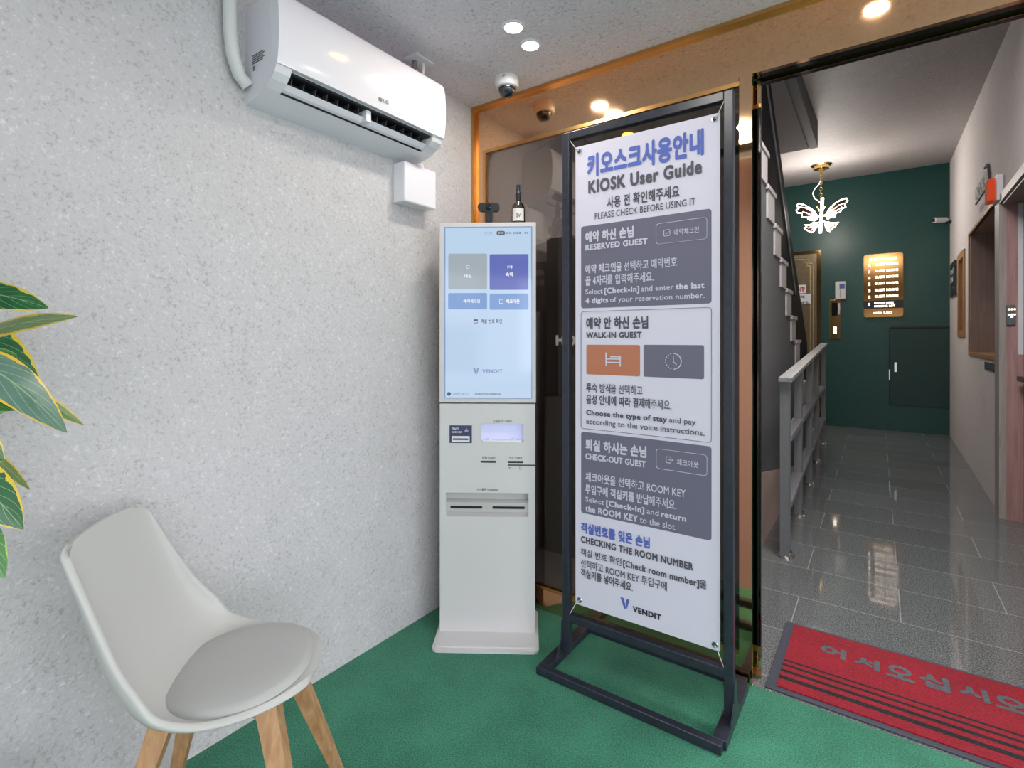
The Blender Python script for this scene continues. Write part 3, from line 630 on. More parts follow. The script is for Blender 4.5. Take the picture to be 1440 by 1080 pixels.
lettering([([('사용 전 확인해주세요', .03)], -.787, -.530, 1.664, 1.706), ([('PLEASE CHECK BEFORE USING IT', .012)], -.834, -.478, 1.632, 1.655),
           ([('예약 안 하신 손님', .045)], -.869, -.637, 1.236, 1.280), ([('WALK-IN GUEST', .045)], -.869, -.660, 1.204, 1.226),
           ([('투숙 방식', .028), ('을 선택하고', .014)], -.869, -.657, 1.007, 1.041), ([('음성 안내에 따라 결제', .028), ('해주세요.', .014)], -.869, -.557, .964, .999),
           ([('Choose the type of stay', .04), ('and pay', .01)], -.869, -.478, .918, .943), ([('according to the voice instructions.', .01)], -.869, -.450, .886, .911),
           ([('CHECKING THE ROOM NUMBER', .045)], -.890, -.485, .454, .479), ([('객실 번호 확인', .02), ('[Check room number]', .04), ('을', .02)], -.890, -.443, .401, .434),
           ([('선택하고 ROOM KEY 투입구에', .014)], -.890, -.571, .364, .395), ([('객실키를 넣어주세요.', .028)], -.890, -.690, .328, .360)], bl, M['ink'], ba, name='guide_lettering')
bpanel('guide_panel', -.890, -.429, 1.313, 1.613, 'panel'); bpanel('guide_panel', -.890, -.429, .563, .861, 'panel')
boutline('guide_panel_outline', -.890, -.429, .873, 1.301, 'ink')
bpanel('stay_panel', -.869, -.666, 1.072, 1.180, 'orange', .006); bpanel('stay_panel', -.654, -.452, 1.072, 1.181, 'panel', .006)
boutline('button_outline', -.609, -.443, 1.519, 1.587, 'inkwhite'); boutline('button_outline', -.609, -.443, .766, .832, 'inkwhite')
lettering([([('예약 하신 손님', .045)], -.872, -.688, 1.552, 1.592), ([('RESERVED GUEST', .045)], -.872, -.638, 1.523, 1.545),
           ([('예약체크인', .01)], -.548, -.468, 1.541, 1.562), ([('예약 체크인', .028), ('을 선택하고 예약번호', .014)], -.872, -.538, 1.438, 1.472), ([('끝 4자리', .028), ('를 입력해주세요.', .014)], -.872, -.618, 1.394, 1.430),
           ([('Select', .01), ('[Check-In]', .04), ('and enter', .01), ('the last', .04)], -.872, -.450, 1.357, 1.383), ([('4 digits', .04), ('of your reservation number.', .01)], -.872, -.450, 1.325, 1.350),
           ([('퇴실 하시는 손님', .045)], -.872, -.643, .795, .836), ([('CHECK-OUT GUEST', .045)], -.872, -.645, .762, .785), ([('체크아웃', .01)], -.539, -.469, .787, .808),
           ([('체크아웃', .028), ('을 선택하고 ROOM KEY', .014)], -.872, -.510, .682, .716), ([('투입구에 객실키를 반납', .028), ('해주세요.', .014)], -.872, -.540, .637, .672),
           ([('Select', .01), ('[Check-In]', .04), ('and', .01), ('return', .04)], -.872, -.508, .601, .627), ([('the ROOM KEY', .04), ('to the slot.', .01)], -.872, -.540, .571, .595)], bl, M['inkwhite'], ba, name='panel_lettering')
lettering([([('객실번호를 잊은 손님', .045)], -.890, -.630, .490, .530)], bl, M['inkblue'], ba, name='heading_lettering')
bi = None
def bbar(u0, u1, v0, v1): bi.grid(lambda a, b: bend(u0+a*(u1-u0), v0+b*(v1-v0), .0022), 1, 1)
bi = MB(); bbar(-.794, -.789, 1.104, 1.152); bbar(-.741, -.736, 1.104, 1.140); bbar(-.789, -.741, 1.116, 1.120); bbar(-.789, -.741, 1.128, 1.132); bbar(-.776, -.741, 1.136, 1.140)
bi.build('bed_icon', M['inkwhite'], ba); bi = MB()
bi.tube([bend(-.551+.026*math.cos(a), 1.127+.026*math.sin(a), .0022) for a in [i*PI/14-PI/2 for i in range(15)]], .0016, 4)
for i in range(1, 9): bi.tube([bend(-.551-.026*math.sin(i*PI/9), 1.127-.026*math.cos(i*PI/9), .0016), bend(-.551-.026*math.sin(i*PI/9), 1.127-.026*math.cos(i*PI/9), .0030)], .002, 5)
bi.tube([bend(-.551, 1.144, .0022), bend(-.551, 1.126, .0022), bend(-.540, 1.116, .0022)], .0014, 4)
def bsq(u0, u1, v0, v1): bi.tube([bend(a, b, .0022) for a, b in rrect(u0, u1, v0, v1, .003, 3)], .001, 4, True)
bi.build('clock_icon', M['inkwhite'], ba); bi = MB(); bsq(-.582, -.562, 1.543, 1.563); bi.tube([bend(-.577, 1.553, .0022), bend(-.573, 1.549, .0022), bend(-.566, 1.557, .0022)], .001, 4)
bi.build('calendar_icon', M['inkwhite'], ba); bi = MB(); bsq(-.575, -.559, .790, .810); bi.tube([bend(-.567, .800, .0022), bend(-.551, .800, .0022), bend(-.556, .805, .0022)], .001, 4)
bi.build('exit_icon', M['inkwhite'], ba)
vmark(MB(), -.736, .262, .034, lambda u, v, dd: bend(u, v, .002), 0).build('logo_mark', M['inkblue'], ba, normals=False)
lettering([([('VENDIT', .05)], -.690, -.590, .261, .281)], bl, M['ink_black'], ba, name='logo_lettering')
for u, v in ((-.896, 1.891), (-.419, 1.891), (-.896, .240), (-.419, .240)):
    e = MB(); pts = [bend(u+.0075*math.cos(i*PI/10), v+.0075*math.sin(i*PI/10), .002) for i in range(20)]
    e.tube(pts, .0028, 6, True); e.build('eyelet', M['chrome'], ba, smooth=True)
    MB().lathe([(.006, -.0014), (.006, .0004)], bend(u, v, 0), 14, 'y').build('eyelet_hole', M['dark'], ba)
    cu = -.935 if u < -.6 else -.390; cv = 1.940 if v > 1 else .178
    MB().tube([bend(u, v, .003), bend(u+(cu-u)*.35, v+(cv-v)*.25, .005), Vector((cu, 1.686, cv))], .0016, 6).build('elastic_cord', M['cord'], ba)

# ------------------------------------------------------------------ armchair
CH = Vector((-1.215, .595, 0)); CA = math.radians(46)-PI/2   # local +y is the direction the seat faces
ch = thing('shell_chair', 'pale grey moulded shell chair with round cushion and wooden legs', 'chair', CH, CA)
prof = [(.192, .440, .012, .0), (.188, .440, .052, .0), (.177, .441, .090, .003), (.155, .438, .122, .008), (.12, .432, .150, .014), (.07, .427, .174, .018), (.01, .424, .191, .024), (-.05, .428, .199, .036), (-.105, .442, .200, .054), (-.155, .485, .196, .066), (-.190, .550, .186, .056), (-.218, .630, .172, .042), (-.242, .705, .162, .030), (-.258, .758, .157, .022), (-.264, .780, .150, .016), (-.268, .796, .122, .008)]
def smoothp(t):
    x = t*(len(prof)-1); i = min(len(prof)-2, int(x)); f = x-i
    p = [prof[max(0, i-1)], prof[i], prof[i+1], prof[min(len(prof)-1, i+2)]]
    return [.5*((2*p[1][k])+(-p[0][k]+p[2][k])*f+(2*p[0][k]-5*p[1][k]+4*p[2][k]-p[3][k])*f*f+(-p[0][k]+3*p[1][k]-3*p[2][k]+p[3][k])*f**3) for k in range(4)]
def shell(t, s):
    y, z, w, l = smoothp(t); y2, z2, _, _ = smoothp(min(1, t+.01)); y1, z1, _, _ = smoothp(max(0, t-.01))
    ty, tz = y2-y1, z2-z1; n = math.hypot(ty, tz) or 1; ny, nz = -tz/n, ty/n
    if nz < 0 and t < .5: ny, nz = -ny, -nz
    ny, nz = (tz/n, -ty/n)       # towards the sitter
    a = abs(s*2-1); q = (s*2-1)
    lift = l*a**2.6
    top = max(0, (t-.80)/.20)**2
    return Vector((w*math.sin(q*PI/2*.96)/math.sin(PI/2*.96), y+ny*lift, z+nz*lift-top*.010*a**2+top*.004*(1-a)))
sh = MB().grid(shell, 48, 24).build('seat_shell', M['chair'], ch, True, smooth=True)
md = sh.modifiers.new('thickness', 'SOLIDIFY'); md.thickness = .016; md.offset = 0
md = sh.modifiers.new('rounding', 'SUBSURF'); md.levels = 1; md.render_levels = 1
def cush(r, z): return [(r*math.cos(2*PI*i/40), r*math.sin(2*PI*i/40), z) for i in range(40)]
cb = MB(); rings = []
for k, z in ((.90, 0), (.97, .008), (1.0, .018), (.97, .027), (.90, .032), (.6, .035), (.25, .0355)):
    ring = []
    for i in range(40):
        a = 2*PI*i/40; x = .170*k*math.copysign(abs(math.cos(a))**.92, math.cos(a)); y = .158*k*math.copysign(abs(math.sin(a))**.92, math.sin(a))+.018
        ring.append(cb.bm.verts.new((x, y, .424+z+(y-.0)*.05)))
    rings.append(ring)
for A, Bq in zip(rings, rings[1:]):
    for j in range(40): cb.bm.faces.new((A[j], A[(j+1) % 40], Bq[(j+1) % 40], Bq[j]))
cb.bm.faces.new(rings[0][::-1]); cb.bm.faces.new(rings[-1])
cb.build('seat_cushion', M['cushion'], ch, True, smooth=True)
for sx, sy in ((-1, 1), (1, 1), (-1, -1), (1, -1)):
    tx, ty, bx, by = sx*.085, sy*.10, sx*.20, sy*.21+.0
    def sq(cx, cy, h, z): return [(cx-h, cy-h, z), (cx+h, cy-h, z), (cx+h, cy+h, z), (cx-h, cy+h, z)]
    MB().hexa(sq(bx, by, .012, 0)+sq(tx, ty, .022, .412)).build('leg', M['leg'], ch, True)
mb = MB()
for sx, sy in ((1, 1), (-1, 1)):
    d = Vector((sx*.105, sy*.12, 0)).normalized(); nrm = Vector((-d.y, d.x, 0))*.012
    for s2 in (1,):
        a = -d*.15; b = d*.15
        mb.hexa([a+nrm+Vector((0, 0, .372)), a-nrm+Vector((0, 0, .372)), b-nrm+Vector((0, 0, .372)), b+nrm+Vector((0, 0, .372)),
                 a+nrm+Vector((0, 0, .414)), a-nrm+Vector((0, 0, .414)), b-nrm+Vector((0, 0, .414)), b+nrm+Vector((0, 0, .414))])
mb.build('leg_brace', M['leg'], ch, True)

# ------------------------------------------------------------------ rubber plant at the left edge
PT = Vector((-1.43, .10, 0))
pl = thing('rubber_plant', 'variegated rubber plant with yellow-edged leaves reaching in beside the wall', 'plant', PT)
MB().lathe([(.085, 0), (.10, .01), (.125, .30), (.13, .31), (.115, .31), (.112, .28)], PT, 28).build('pot', M['terra'], pl, smooth=True)
MB().lathe([(.111, .275), (.03, .285)], PT, 24).build('soil', M['soil'], pl)
MB().tube([PT+Vector((0, 0, .27)), PT+Vector((.01, .01, .6)), PT+Vector((0, .03, 1.0)), PT+Vector((.02, .02, 1.4))], [.014, .012, .010, .006], 8).build('stem', M['bark'], pl, smooth=True)
def leaf(bp, tp, db, dt, hw, roll, m, droop=.1, fold=.15):
    b = atD(bp[0], bp[1], db); t = atD(tp[0], tp[1], dt); ax = (t-b); L = ax.length; axn = ax.normalized()
    view = ((b+t)/2-EYE).normalized(); side = axn.cross(view).normalized(); nr = side.cross(axn)
    c, s_ = math.cos(math.radians(roll)), math.sin(math.radians(roll)); sd = side*c+nr*s_; nn = nr*c-side*s_
    def fn(a, v):
        q = v*2-1; w = hw*min(1, (a/.42)**.6 if a < .42 else 1)*(1 if a < .42 else max(0, 1-((a-.42)/.58)**2.2)**.85)
        w = max(w, .001)
        return b+ax*a+sd*(q*w)+nn*(fold*w*abs(q))+Vector((0, 0, droop*L*math.sin(PI*a)))
    o = MB().grid(fn, 22, 10, True).build('leaf', M[m], pl, smooth=True, normals=False)
    # petiole back to the stem
    zz = max(.45, min(1.38, b.z-.06)); MB().tube([PT+Vector((.01, .02, zz)), (PT+Vector((.01, .02, zz))+b)/2+Vector((0, 0, -.01)), b], .003, 6).build('petiole', M['leafD'], pl)
    return o
leaf((-90, 408), (68, 433), .93, .98, .029, 25, 'leafA', .06)
leaf((-80, 492), (109, 445), .92, .95, .030, 62, 'leafB', .06, .05)
leaf((-95, 440), (58, 548), 1.0, 1.06, .040, 10, 'leafA', .10)
leaf((-75, 505), (24, 499), .90, .93, .020, 0, 'leafD', .0)
leaf((-110, 490), (94, 608), .86, .92, .038, 20, 'leafC', .14)
leaf((0, 540), (117, 597), 1.0, 1.08, .018, 30, 'leafB', .05)
leaf((-90, 560), (29, 563), .94, 1.0, .036, 10, 'leafD', -.02)
leaf((-60, 560), (21, 577), .88, .90, .014, 30, 'leafD', .04)
leaf((-90, 600), (6, 648), .9, .93, .030, 20, 'leafA', .12)
leaf((-40, 622), (42, 688), .98, 1.04, .016, 40, 'leafB', .05)
leaf((-95, 655), (33, 744), .90, .96, .042, 15, 'leafA', .14)
leaf((-90, 740), (7, 812), .88, .92, .040, 10, 'leafD', .16)
leaf((-200, 430), (-110, 330), .9, .95, .035, 10, 'leafA', .1)
leaf((-210, 520), (-300, 470), .9, .9, .035, 20, 'leafA', .1)

for bp, tp in (((-120, 330), (-60, 230)), ((-150, 600), (-260, 640)), ((-130, 700), (-230, 790)), ((-120, 450), (-30, 330)), ((-150, 380), (-290, 330)), ((-140, 800), (-60, 860)), ((-130, 260), (-150, 150))):
    leaf(bp, tp, .82, .85, .032, 25, 'leafA', .1)

# ------------------------------------------------------------------ doormat
dm = thing('doormat', 'red welcome doormat with black stripes and dark rubber border at the doorway', 'doormat', (.35, 2.19, 0))
mx0, mx1, my0, my1 = -.318, 1.02, 1.952, 2.455
MB().box(mx0, mx1, my0, my1, 0, .006, .002).build('rubber_border', M['mat_rub'], dm)
MB().box(mx0+.032, mx1-.032, my0+.022, my1-.018, .004, .010, .001).build('pile', M['mat_red'], dm)
for y, w in ((2.022, .021), (2.068, .016), (2.108, .012), (2.142, .009)): MB().box(mx0+.032, mx1-.032, y, y+w, .008, .0104).build('stripe', M['mat_blk'], dm)
mf = lambda u, v, dd: Vector((u, v, .0102+dd))
lettering([([('어', .05)], -.180, -.098, 2.268, 2.345), ([('서', .05)], -.075, .005, 2.262, 2.335), ([('오', .05)], .022, .105, 2.255, 2.345), ([('십', .05)], .118, .200, 2.262, 2.352), ([('시', .05)], .222, .300, 2.272, 2.350), ([('오', .05)], .312, .395, 2.268, 2.352)], mf, M['mat_grey'], dm, name='welcome_lettering')

# ------------------------------------------------------------------ staircase, railing
stair = thing('staircase', 'grey staircase rising toward the viewer behind the grey railing', 'staircase', (-1.05, 5, 0))
SN = [(3.19, 2.525)]+[(3.46+.265*k, 2.335-.19*k) for k in range(13)]
poly = [(3.2, 0), (3.2, 2.495)]
for i, (y, z) in enumerate(SN):
    if z < 0: break
    poly.append((y, z-.03)); nz = SN[i+1][1]-.03 if i+1 < len(SN) else 0
    poly.append((y, max(0, nz)))
poly = [p for i, p in enumerate(poly) if i == 0 or p != poly[i-1]]
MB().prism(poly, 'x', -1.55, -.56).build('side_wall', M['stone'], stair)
for i, (y, z) in enumerate(SN):
    if z < .03: break
    py = SN[i-1][0] if i else y-.3
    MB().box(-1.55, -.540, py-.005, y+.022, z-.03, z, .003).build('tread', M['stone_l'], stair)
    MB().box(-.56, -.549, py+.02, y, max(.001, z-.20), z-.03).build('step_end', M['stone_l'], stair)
MB().prism([(3.3, .0), (5.63, .0), (5.63, .012), (3.3, .42)], 'x', -.56, -.552).build('plinth', M['plinth'], stair)
NZ = lambda y: 2.36-.717*(y-3.46)
pe = [(6.119, 1.163), (5.074, 1.948), (4.895, 2.092), (4.317, 2.603), (3.908, 2.935), (3.66, 3.1)]
MB().prism([(3.2, 3.1), (3.2, NZ(3.2)), (6.119, NZ(6.119))]+pe, 'x', -.63, -.60).build('parapet', M['parapet'], stair)
MB().prism([(3.70, 2.95), (5.2, 1.62), (5.17, 1.585), (3.67, 2.915)], 'x', -.60, -.594).build('handrail', M['parapet_l'], stair)
struct(MB().box(-1.6, -.53, 3.4, 5.52, 2.975, 3.3).build('trim_17', M['soffit']))
struct(MB().box(-.53, -.462, 3.4, 5.6, 2.995, 3.3).build('trim_18', M['soffit_d']))
ra = thing('railing', 'grey grid railing with sloping cap beside the granite corridor floor', 'railing', (-.46, 5, 0))
R_ = [(-.419, 3.20, .968), (-.443, 4.0, 1.005), (-.468, 4.93, 1.05), (-.494, 5.85, 1.09), (-.518, 6.95, 1.135)]
for x, y, z in R_:
    MB().box(x-.022, x+.022, y-.035, y+.035, .0, z).build('post', M['rail'], ra)
    MB().lathe([(.048, 0), (.048, .006), (.036, .012), (.034, .03)], (x, y, 0), 20).build('foot_collar', M['chrome'], ra, smooth=True)
for (x0, y0, z0), (x1, y1, z1) in zip(R_, R_[1:]):
    for h in (.27, .635):
        MB().hexa([(x0-.03, y0+.03, h), (x0+.03, y0+.03, h), (x1+.03, y1-.03, h), (x1-.03, y1-.03, h), (x0-.03, y0+.03, h+.03), (x0+.03, y0+.03, h+.03), (x1+.03, y1-.03, h+.03), (x1-.03, y1-.03, h+.03)]).build('crossbar', M['rail'], ra)
(x0, y0, z0), (x1, y1, z1) = R_[0], R_[-1]
MB().hexa([(x0-.026, y0-.06, z0), (x0+.04, y0-.06, z0), (x1+.04, y1+.06, z1), (x1-.026, y1+.06, z1), (x0-.026, y0-.06, z0+.022), (x0+.04, y0-.06, z0+.022), (x1+.04, y1+.06, z1+.022), (x1-.026, y1+.06, z1+.022)]).build('cap_rail', M['rail_cap'], ra)

# ------------------------------------------------------------------ far green wall
el = thing('elevator_door', 'bronze elevator door with stepped gold lines in the green wall', 'elevator door', (-.85, FY, 0))
MB().box(-1.35, -.648, FY-.03, FY, 0, 2.45).build('door_frame', M['elev_frame'], el)
MB().box(-1.30, -.705, FY-.036, FY-.03, 0, 2.40).build('door_panel', M['elev'], el)
ln = MB()
for o in (0, .035):
    pts = [(-.745-o, 0), (-.745-o, 2.27-o), (-.80-o*.6, 2.27-o), (-.80-o*.6, 2.325-o), (-.86, 2.325-o), (-.86, 2.37-o), (-1.2, 2.37-o)]
    for (a, b), (c, d) in zip(pts, pts[1:]): ln.box(min(a, c)-.006, max(a, c)+.006, FY-.040, FY-.036, min(b, d)-.006 if b != 0 else 0, max(b, d)+.006)
ln.build('inlay_line', M['elev_line'], el)
nt = thing('notice', 'small white paper notice taped to the bronze elevator door', 'notice', (-.9, FY-.04, 1.8))
p0 = atY(1120, 406, FY-.04); p1 = atY(1140.5, 427, FY-.04)
MB().box(p0.x-.09, p1.x, FY-.044, FY-.041, p1.z, p0.z-.08).box(p0.x-.09, p1.x-.06, FY-.044, FY-.041, p0.z-.07, p0.z+.05).build('paper', M['paper'], nt)
nf = lambda u, v, dd: Vector((u, FY-.0442-dd, v))
lettering([([('주의사항', .04)], p0.x-.07, p1.x-.075, p0.z-.045, p0.z+.025)], nf, M['red_ink'], nt)
lettering([([('고객', .03)], p0.x-.03, p1.x-.08, p0.z-.15, p0.z-.10), ([('안전제일', .03)], p0.x-.07, p1.x-.02, p0.z-.24, p0.z-.18)], nf, M['ink'], nt)
def fw(px0, py0, px1, py1, dep=0): a = atY(px0, py0, FY-dep); b = atY(px1, py1, FY-dep); return a.x, b.x, b.z, a.z
x0, x1, z0, z1 = fw(1174.5, 396, 1189, 420.5, .05)
ph = thing('call_box', 'white call box on the green wall above the elevator call panel', 'intercom', ((x0+x1)/2, FY, z0))
MB().box(x0, x1, FY-.06, FY, z0, z1, .008).build('case', M['panel_w'], ph)
MB().box(x0+.42*(x1-x0), x1-.01, FY-.063, FY-.06, z1-.10, z1-.04).build('blue_label', M['blue'], ph)
MB().box(x0+.46*(x1-x0), x0+.5*(x1-x0), FY-.062, FY-.059, z0+.02, z1-.04).build('seam', M['inkgrey'], ph)
x0, x1, z0, z1 = fw(1166.5, 422, 1181.5, 477, .02)
cp = thing('elevator_call_panel', 'brass elevator call panel with dark display on the green wall', 'call panel', ((x0+x1)/2, FY, z0))
MB().box(x0, x1, FY-.02, FY, z0, z1, .003).build('plate', M['brass_p'], cp)
MB().box(x0+.22*(x1-x0), x0+.75*(x1-x0), FY-.024, FY-.02, z1-.22, z1-.04).build('display', M['blackg'], cp)
MB().tube([(x0+.87*(x1-x0), FY-.03, z1-.20), (x0+.92*(x1-x0), FY-.045, z1-.12), (x0+.87*(x1-x0), FY-.03, z1-.05)], .012, 8).build('handset', M['panel_w'], cp, smooth=True)
for dz in (.10, .05): MB().box(x0+.36*(x1-x0), x0+.66*(x1-x0), FY-.026, FY-.02, z0+dz+.03, z0+dz+.07, .004).build('button', M['glow'], cp)
# lit directory
x0, x1, z0, z1 = -.158, .262, 1.492, 2.325
sg = thing('directory_sign', 'gold mirror floor directory with lit white letters on the green wall', 'sign', ((x0+x1)/2, FY, z0))
SY = FY-.06
MB().prism(rrect(x0, x1, z0, z1, .03), 'y', SY, SY+.012).build('face', M['sign_gold'], sg)
MB().box(x0+.02, x1-.02, SY+.012, FY, z0+.02, z1-.02).build('light_box', M['halo'], sg)
hh = z1-z0; ww = x1-x0
MB().box(x0-.002, x1+.002, SY-.003, SY+.004, z0+.135*hh, z0+.26*hh).build('current_floor_strip', M['black'], sg)
gf = lambda u, v, dd: Vector((u, SY-.004-dd, v))
rows = [(8, .825), (7, .725), (6, .625), (5, .525), (3, .42), (2, .32)]
L_ = [([('INFORMATION', .015)], x0+.17*ww, x0+.83*ww, z0+.895*hh, z0+.935*hh)]
for n, c in rows: L_ += [([(str(n), .015)], x0+.115*ww, x0+.175*ww, z0+(c-.022)*hh, z0+(c+.022)*hh), ([('GUEST ROOMS', .015)], x0+.29*ww, x0+.88*ww, z0+(c-.012)*hh, z0+(c+.026)*hh)]
L_ += [([('1', .015)], x0+.125*ww, x0+.16*ww, z0+.18*hh, z0+.225*hh), ([('FRONT DESK', .015)], x0+.28*ww, x0+.77*ww, z0+.205*hh, z0+.238*hh), ([('PARKING LOT', .015)], x0+.28*ww, x0+.80*ww, z0+.155*hh, z0+.188*hh),
       ([('HOTEL', .015)], x0+.25*ww, x0+.48*ww, z0+.057*hh, z0+.078*hh), ([('LEO', .015)], x0+.52*ww, x0+.73*ww, z0+.052*hh, z0+.088*hh)]
lettering(L_, gf, M['glow'], sg, name='sign_lettering')
# hatch door low in the green wall
hx0, hx1, hz0, hz1 = .125, .722, .335, 1.345
hd = thing('access_hatch', 'dark green access hatch with steel latch low in the green wall', 'hatch', ((hx0+hx1)/2, FY, hz0))
MB().box(hx0, hx1, FY-.012, FY, hz0, hz1, .003).build('door_leaf', M['green_d'], hd)
MB().box(hx0, hx1, FY-.03, FY, hz1, hz1+.022).box(hx0-.012, hx0, FY-.008, FY, hz0, hz1).build('hatch_frame', M['black'], hd)
MB().box(hx0+.045, hx0+.075, FY-.022, FY-.012, .77, .90, .003).build('latch', M['chrome'], hd)
MB().box(hx0-.01, hx0+.0, FY-.018, FY-.008, .66, .80).build('hinge', M['chrome'], hd)
# bullet camera in the corner
bcx = atY(1322, 310, FY-.25)
bc_ = thing('bullet_camera', 'white bullet camera at the right end of the green wall', 'security camera', (.72, FY-.25, bcx.z))
MB().tube([bcx+Vector((-.06, -.06, 0)), bcx+Vector((.06, .04, .005))], .032, 14).build('barrel', M['camwhite'], bc_, smooth=True)
MB().tube([bcx+Vector((.05, .03, -.03)), Vector((RX(FY-.2), FY-.2, bcx.z-.02))], .022, 10).build('bracket', M['black'], bc_, smooth=True)
MB().lathe([(.024, -.005), (.024, .0)], bcx+Vector((-.063, -.064, 0)), 14, 'y').build('lens', M['blackg'], bc_)

# ------------------------------------------------------------------ butterfly chandelier
CY = 7.35
bz = thing('butterfly_chandelier', 'lit butterfly-shaped pendant lamp on a brass chain before the green wall', 'chandelier', (atY(1155, 240, CY).x, CY, CZ(CY)))
cx_ = atY(1155, 240, CY).x
MB().lathe([(.115, .015), (.115, -.005), (.10, -.02), (.085, -.025), (.085, -.055), (.03, -.06), (.02, -.10), (.008, -.13)], (cx_, CY, CZ(CY)), 28).build('canopy', M['brass_p'], bz, smooth=True)
def cp_(p, dy=0): return atY(1090+p[0]/9, 220+p[1]/9, CY+dy)
chn = MB(); a = cp_((580, 205)); b = cp_((578, 540)); n = 9
for i in range(n):
    c = a+(b-a)*((i+.5)/n); l = (b-a).length/n*.62
    ring = [c+Vector(((.014*math.cos(k*PI/5)) if i % 2 else 0, 0 if i % 2 else .014*math.cos(k*PI/5), l*math.sin(k*PI/5))) for k in range(10)]
    chn.tube(ring, .004, 5, True)
chn.build('chain', M['brass_p'], bz, smooth=True)
MB().tube([cp_(p) for p in ((575, 300), (555, 350), (500, 410), (475, 470), (500, 530), (570, 580))], .006, 6).build('cord', M['cord'], bz, smooth=True)
MB().tube([cp_((600, 525)), cp_((572, 970))], .017, 12).build('body_tube', M['led'], bz, smooth=True)
MB().tube([cp_((525, 640)), cp_((560, 690)), cp_((578, 660)), cp_((600, 690)), cp_((635, 630))], .009, 6).build('crown', M['brass_p'], bz)
for a, b in (((540, 760), (640, 745)), ((535, 850), (630, 830))): MB().tube([cp_(a), cp_(b)], .016, 8).build('wing_bracket', M['brass_p'], bz)
wl1 = [(540, 770), (500, 700), (430, 645), (360, 610), (290, 595), (272, 625), (300, 655), (265, 680), (285, 715), (335, 718), (340, 765), (400, 768), (430, 805), (490, 812), (520, 800)]
wl2 = [(540, 840), (525, 890), (490, 945), (460, 965), (425, 945), (385, 925), (365, 905), (400, 895), (375, 868), (440, 868), (490, 835)]
wr1 = [(640, 745), (690, 660), (760, 590), (840, 545), (905, 528), (922, 560), (880, 605), (895, 640), (850, 660), (820, 705), (770, 715), (755, 770), (700, 770), (670, 800)]
wr2 = [(630, 830), (640, 890), (665, 940), (695, 950), (720, 910), (765, 890), (770, 865), (805, 832), (760, 845), (700, 842), (665, 830)]
for w_ in (wl1, wl2, wr1, wr2):
    plt_ = MB(); pts = [cp_(p, .004) for p in w_]; bk = [p+Vector((0, .006, 0)) for p in pts]; n = len(pts)
    plt_._add(pts+bk, [tuple(range(n)), tuple(range(2*n-1, n-1, -1))]+[(i, (i+1) % n, n+(i+1) % n, n+i) for i in range(n)])
    wg = plt_.build('wing', M['wing'], bz)
    MB().tube([cp_(p, -.008) for p in w_], .0065, 6, True).build('led_edge', M['led'], wg, smooth=True)
for pts in ([(530, 760), (460, 690), (380, 650), (310, 640)], [(520, 790), (450, 740), (400, 715), (350, 700)], [(520, 800), (470, 770), (420, 765)], [(650, 750), (720, 680), (800, 620), (880, 590)], [(670, 770), (740, 710), (800, 670), (850, 640)], [(520, 860), (470, 890), (420, 905)], [(640, 850), (690, 880), (740, 875)], [(530, 850), (490, 910), (455, 935)], [(635, 850), (670, 915), (690, 925)]):
    MB().tube([cp_(p, -.006) for p in pts], .0035, 6).build('led_vein', M['led'], bz, smooth=True)
lamp('chandelier_lamp', 'POINT', (cx_, CY-.15, cp_((580, 750)).z), 52, (1, .93, .86), .18)

# ------------------------------------------------------------------ on the corridor's right wall
def wq(px, py):
    v = ray(px, py); t = RX(0)/(v.x-.0143*v.y); return EYE+v*t
def wallthing(name, label, cat, px0, py0, px1, py1):
    a, b = wq(px0, py0), wq(px1, py1)
    return thing(name, label, cat, (RX((a.y+b.y)/2), (a.y+b.y)/2, min(a.z, b.z))), max(a.y, b.y), min(a.y, b.y)
t, ya, yb = wallthing('fire_alarm_strobe', 'orange strobe alarm on a white base above the door frame', 'fire alarm', 1392, 260, 1410, 282)
mb = MB(); wb(mb, 4.68, 4.88, 2.13, 2.30, 0, .03); mb.build('base', M['white2'], t)
mb = MB(); wb(mb, 4.72, 4.87, 2.14, 2.285, .03, .068); mb.build('orange_lens', M['strobe'], t)
t = thing('wall_lettering', 'dark raised lettering with an underline and arc high on the corridor wall', 'wall sign', (RX(5.6), 5.6, 2.24))
wlf = lambda u, v, dd: Vector((RX(-u)-.008-dd, -u, v))
lettering([([('CHECK IN', .02)], -5.97, -5.27, 2.39, 2.50), ([('RESERVATION', .02)], -5.72, -5.40, 2.245, 2.29)], wlf, M['ink'], t)
MB().tube([(RX(y)-.01, y, z) for y, z in ((5.40, 2.53), (5.30, 2.53), (5.22, 2.50), (5.17, 2.44), (5.16, 2.36))], .009, 6).build('arc', M['ink'], t)
mb = MB(); wb(mb, 5.2, 5.95, 2.36, 2.37, 0, .012); mb.build('underline', M['ink'], t)
t = thing('black_wall_sign', 'small black vertical sign with white words at the corridor wall end', 'sign', (RX(7.8), 7.8, 1.69))
mb = MB(); wb(mb, 7.56, 8.10, 1.69, 2.09, 0, .02); mb.build('plate', M['black'], t)
lettering([([('FRONT', .03)], -8.02, -7.66, 1.95, 2.01), ([('DESK', .03)], -8.02, -7.70, 1.86, 1.92)], lambda u, v, dd: Vector((RX(-u)-.021-dd, -u, v)), M['wht'], t)
mb = MB(); wb(mb, 7.66, 7.98, 1.78, 1.80, .02, .023); mb.build('gold_mark', M['brass'], t)
t = thing('name_plate', 'grey blank plate under the oak sill of the wall opening', 'plate', (RX(5.3), 5.3, .94))
mb = MB(); wb(mb, 4.90, 5.45, .965, 1.025, 0, .006); mb.build('plate', M['steel'], t)
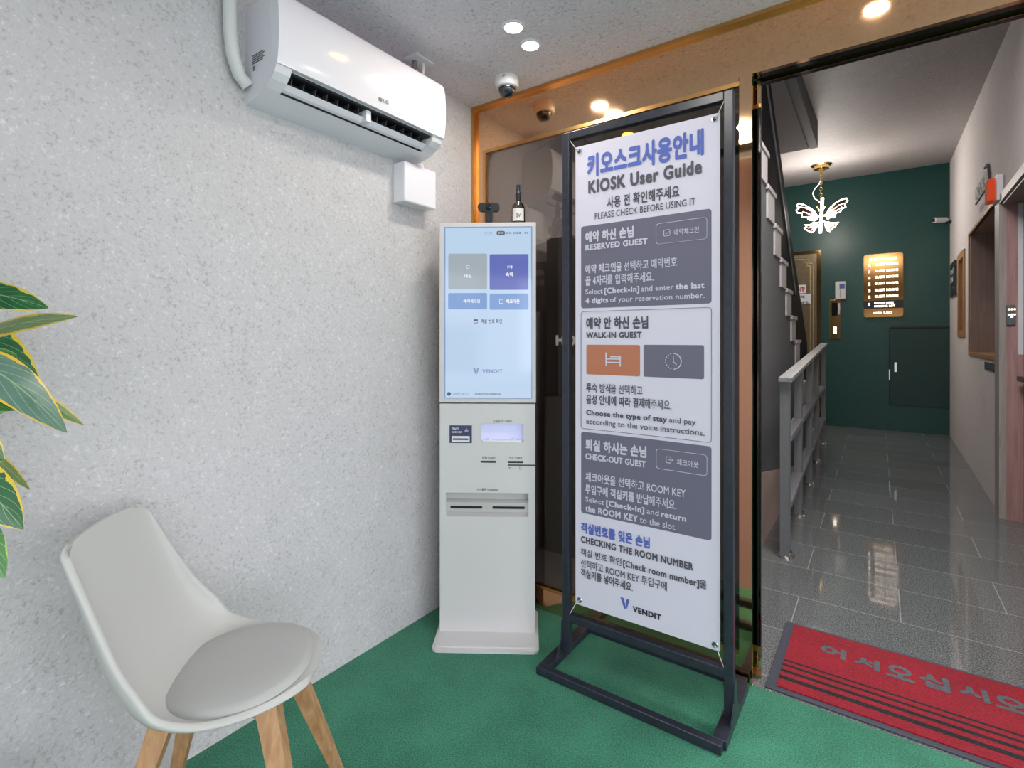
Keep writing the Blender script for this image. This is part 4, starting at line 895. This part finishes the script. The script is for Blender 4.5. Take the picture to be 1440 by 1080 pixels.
# key-card switch on the pink door jamb
kx = RX(4.70)
kp = thing('door_keypad', 'dark door keypad with lit keys on the pink wooden jamb', 'keypad', (kx+.05, 4.70, 1.22))
a = atY(1414.5, 429, 4.70); b = atY(1427, 457, 4.70)
MB().box(a.x, b.x, 4.682, 4.70, b.z, a.z, .003).build('case', M['steel'], kp)
for i in range(2):
    for j in range(3): MB().box(a.x+.008+j*.014, a.x+.016+j*.014, 4.680, 4.683, a.z-.035-i*.035, a.z-.025-i*.035).build('key', M['glow'], kp)
MB().box(a.x+.02, a.x+.032, 4.680, 4.683, b.z+.05, b.z+.056).build('lock_mark', M['glow'], kp)
MB().box(RX(4.5)+.06, RX(4.5)+.0985, 4.42, 4.62, .93, .96).build('door_handle', M['black'], thing('door_lever', 'black lever handle on the grey door at the right edge', 'door handle', (RX(4.5)+.1, 4.5, .93)))

# ------------------------------------------------------------------ behind the smoked glass
ct = thing('reception_counter', 'dark grey counter with white hotel lettering behind the smoked glass', 'counter', (-1.2, 2.6, 0))
MB().box(-1.535, -.66, 2.50, 2.72, 0, 1.77).build('front', M['cab'], ct)
h0 = atY(781, 486, 2.49); h1 = atY(781, 471, 2.49)
lettering([([('HOTEL', .06)], h0.x, h0.x+.27, h0.z, h1.z)], lambda u, v, dd: Vector((u, 2.495-dd, v)), M['lit'], ct, name='hotel_lettering')
po = thing('wall_poster', 'dark poster with pale capitals glimpsed behind the kiosk through the glass', 'poster', (-1.5, 2.45, 1.35))
q0 = atY(742, 370, 2.4); q1 = atY(766, 438, 2.4)
MB().box(q0.x, q1.x, 2.40, 2.42, q1.z, q0.z).build('board', M['black'], po)
lettering([([('ERIA', .02)], q1.x-.055, q1.x-.004, q0.z-.075, q0.z-.045), ([('N GO', .02)], q1.x-.055, q1.x-.004, q0.z-.13, q0.z-.10)], lambda u, v, dd: Vector((u, 2.399-dd, v)), M['wht'], po, name='poster_lettering')

# ------------------------------------------------------------------ added fill lights, out of view
lamp('corridor_fill', 'AREA', (.05, 2.55, 2.97), 55, (1, .93, .9), .7)  # unseen light added behind the header to brighten the corridor
lamp('back_room_fill', 'AREA', (-1.1, 2.2, 2.58), 6, (1, .95, .9), .3)  # unseen light added so the back room shows through the smoked glass
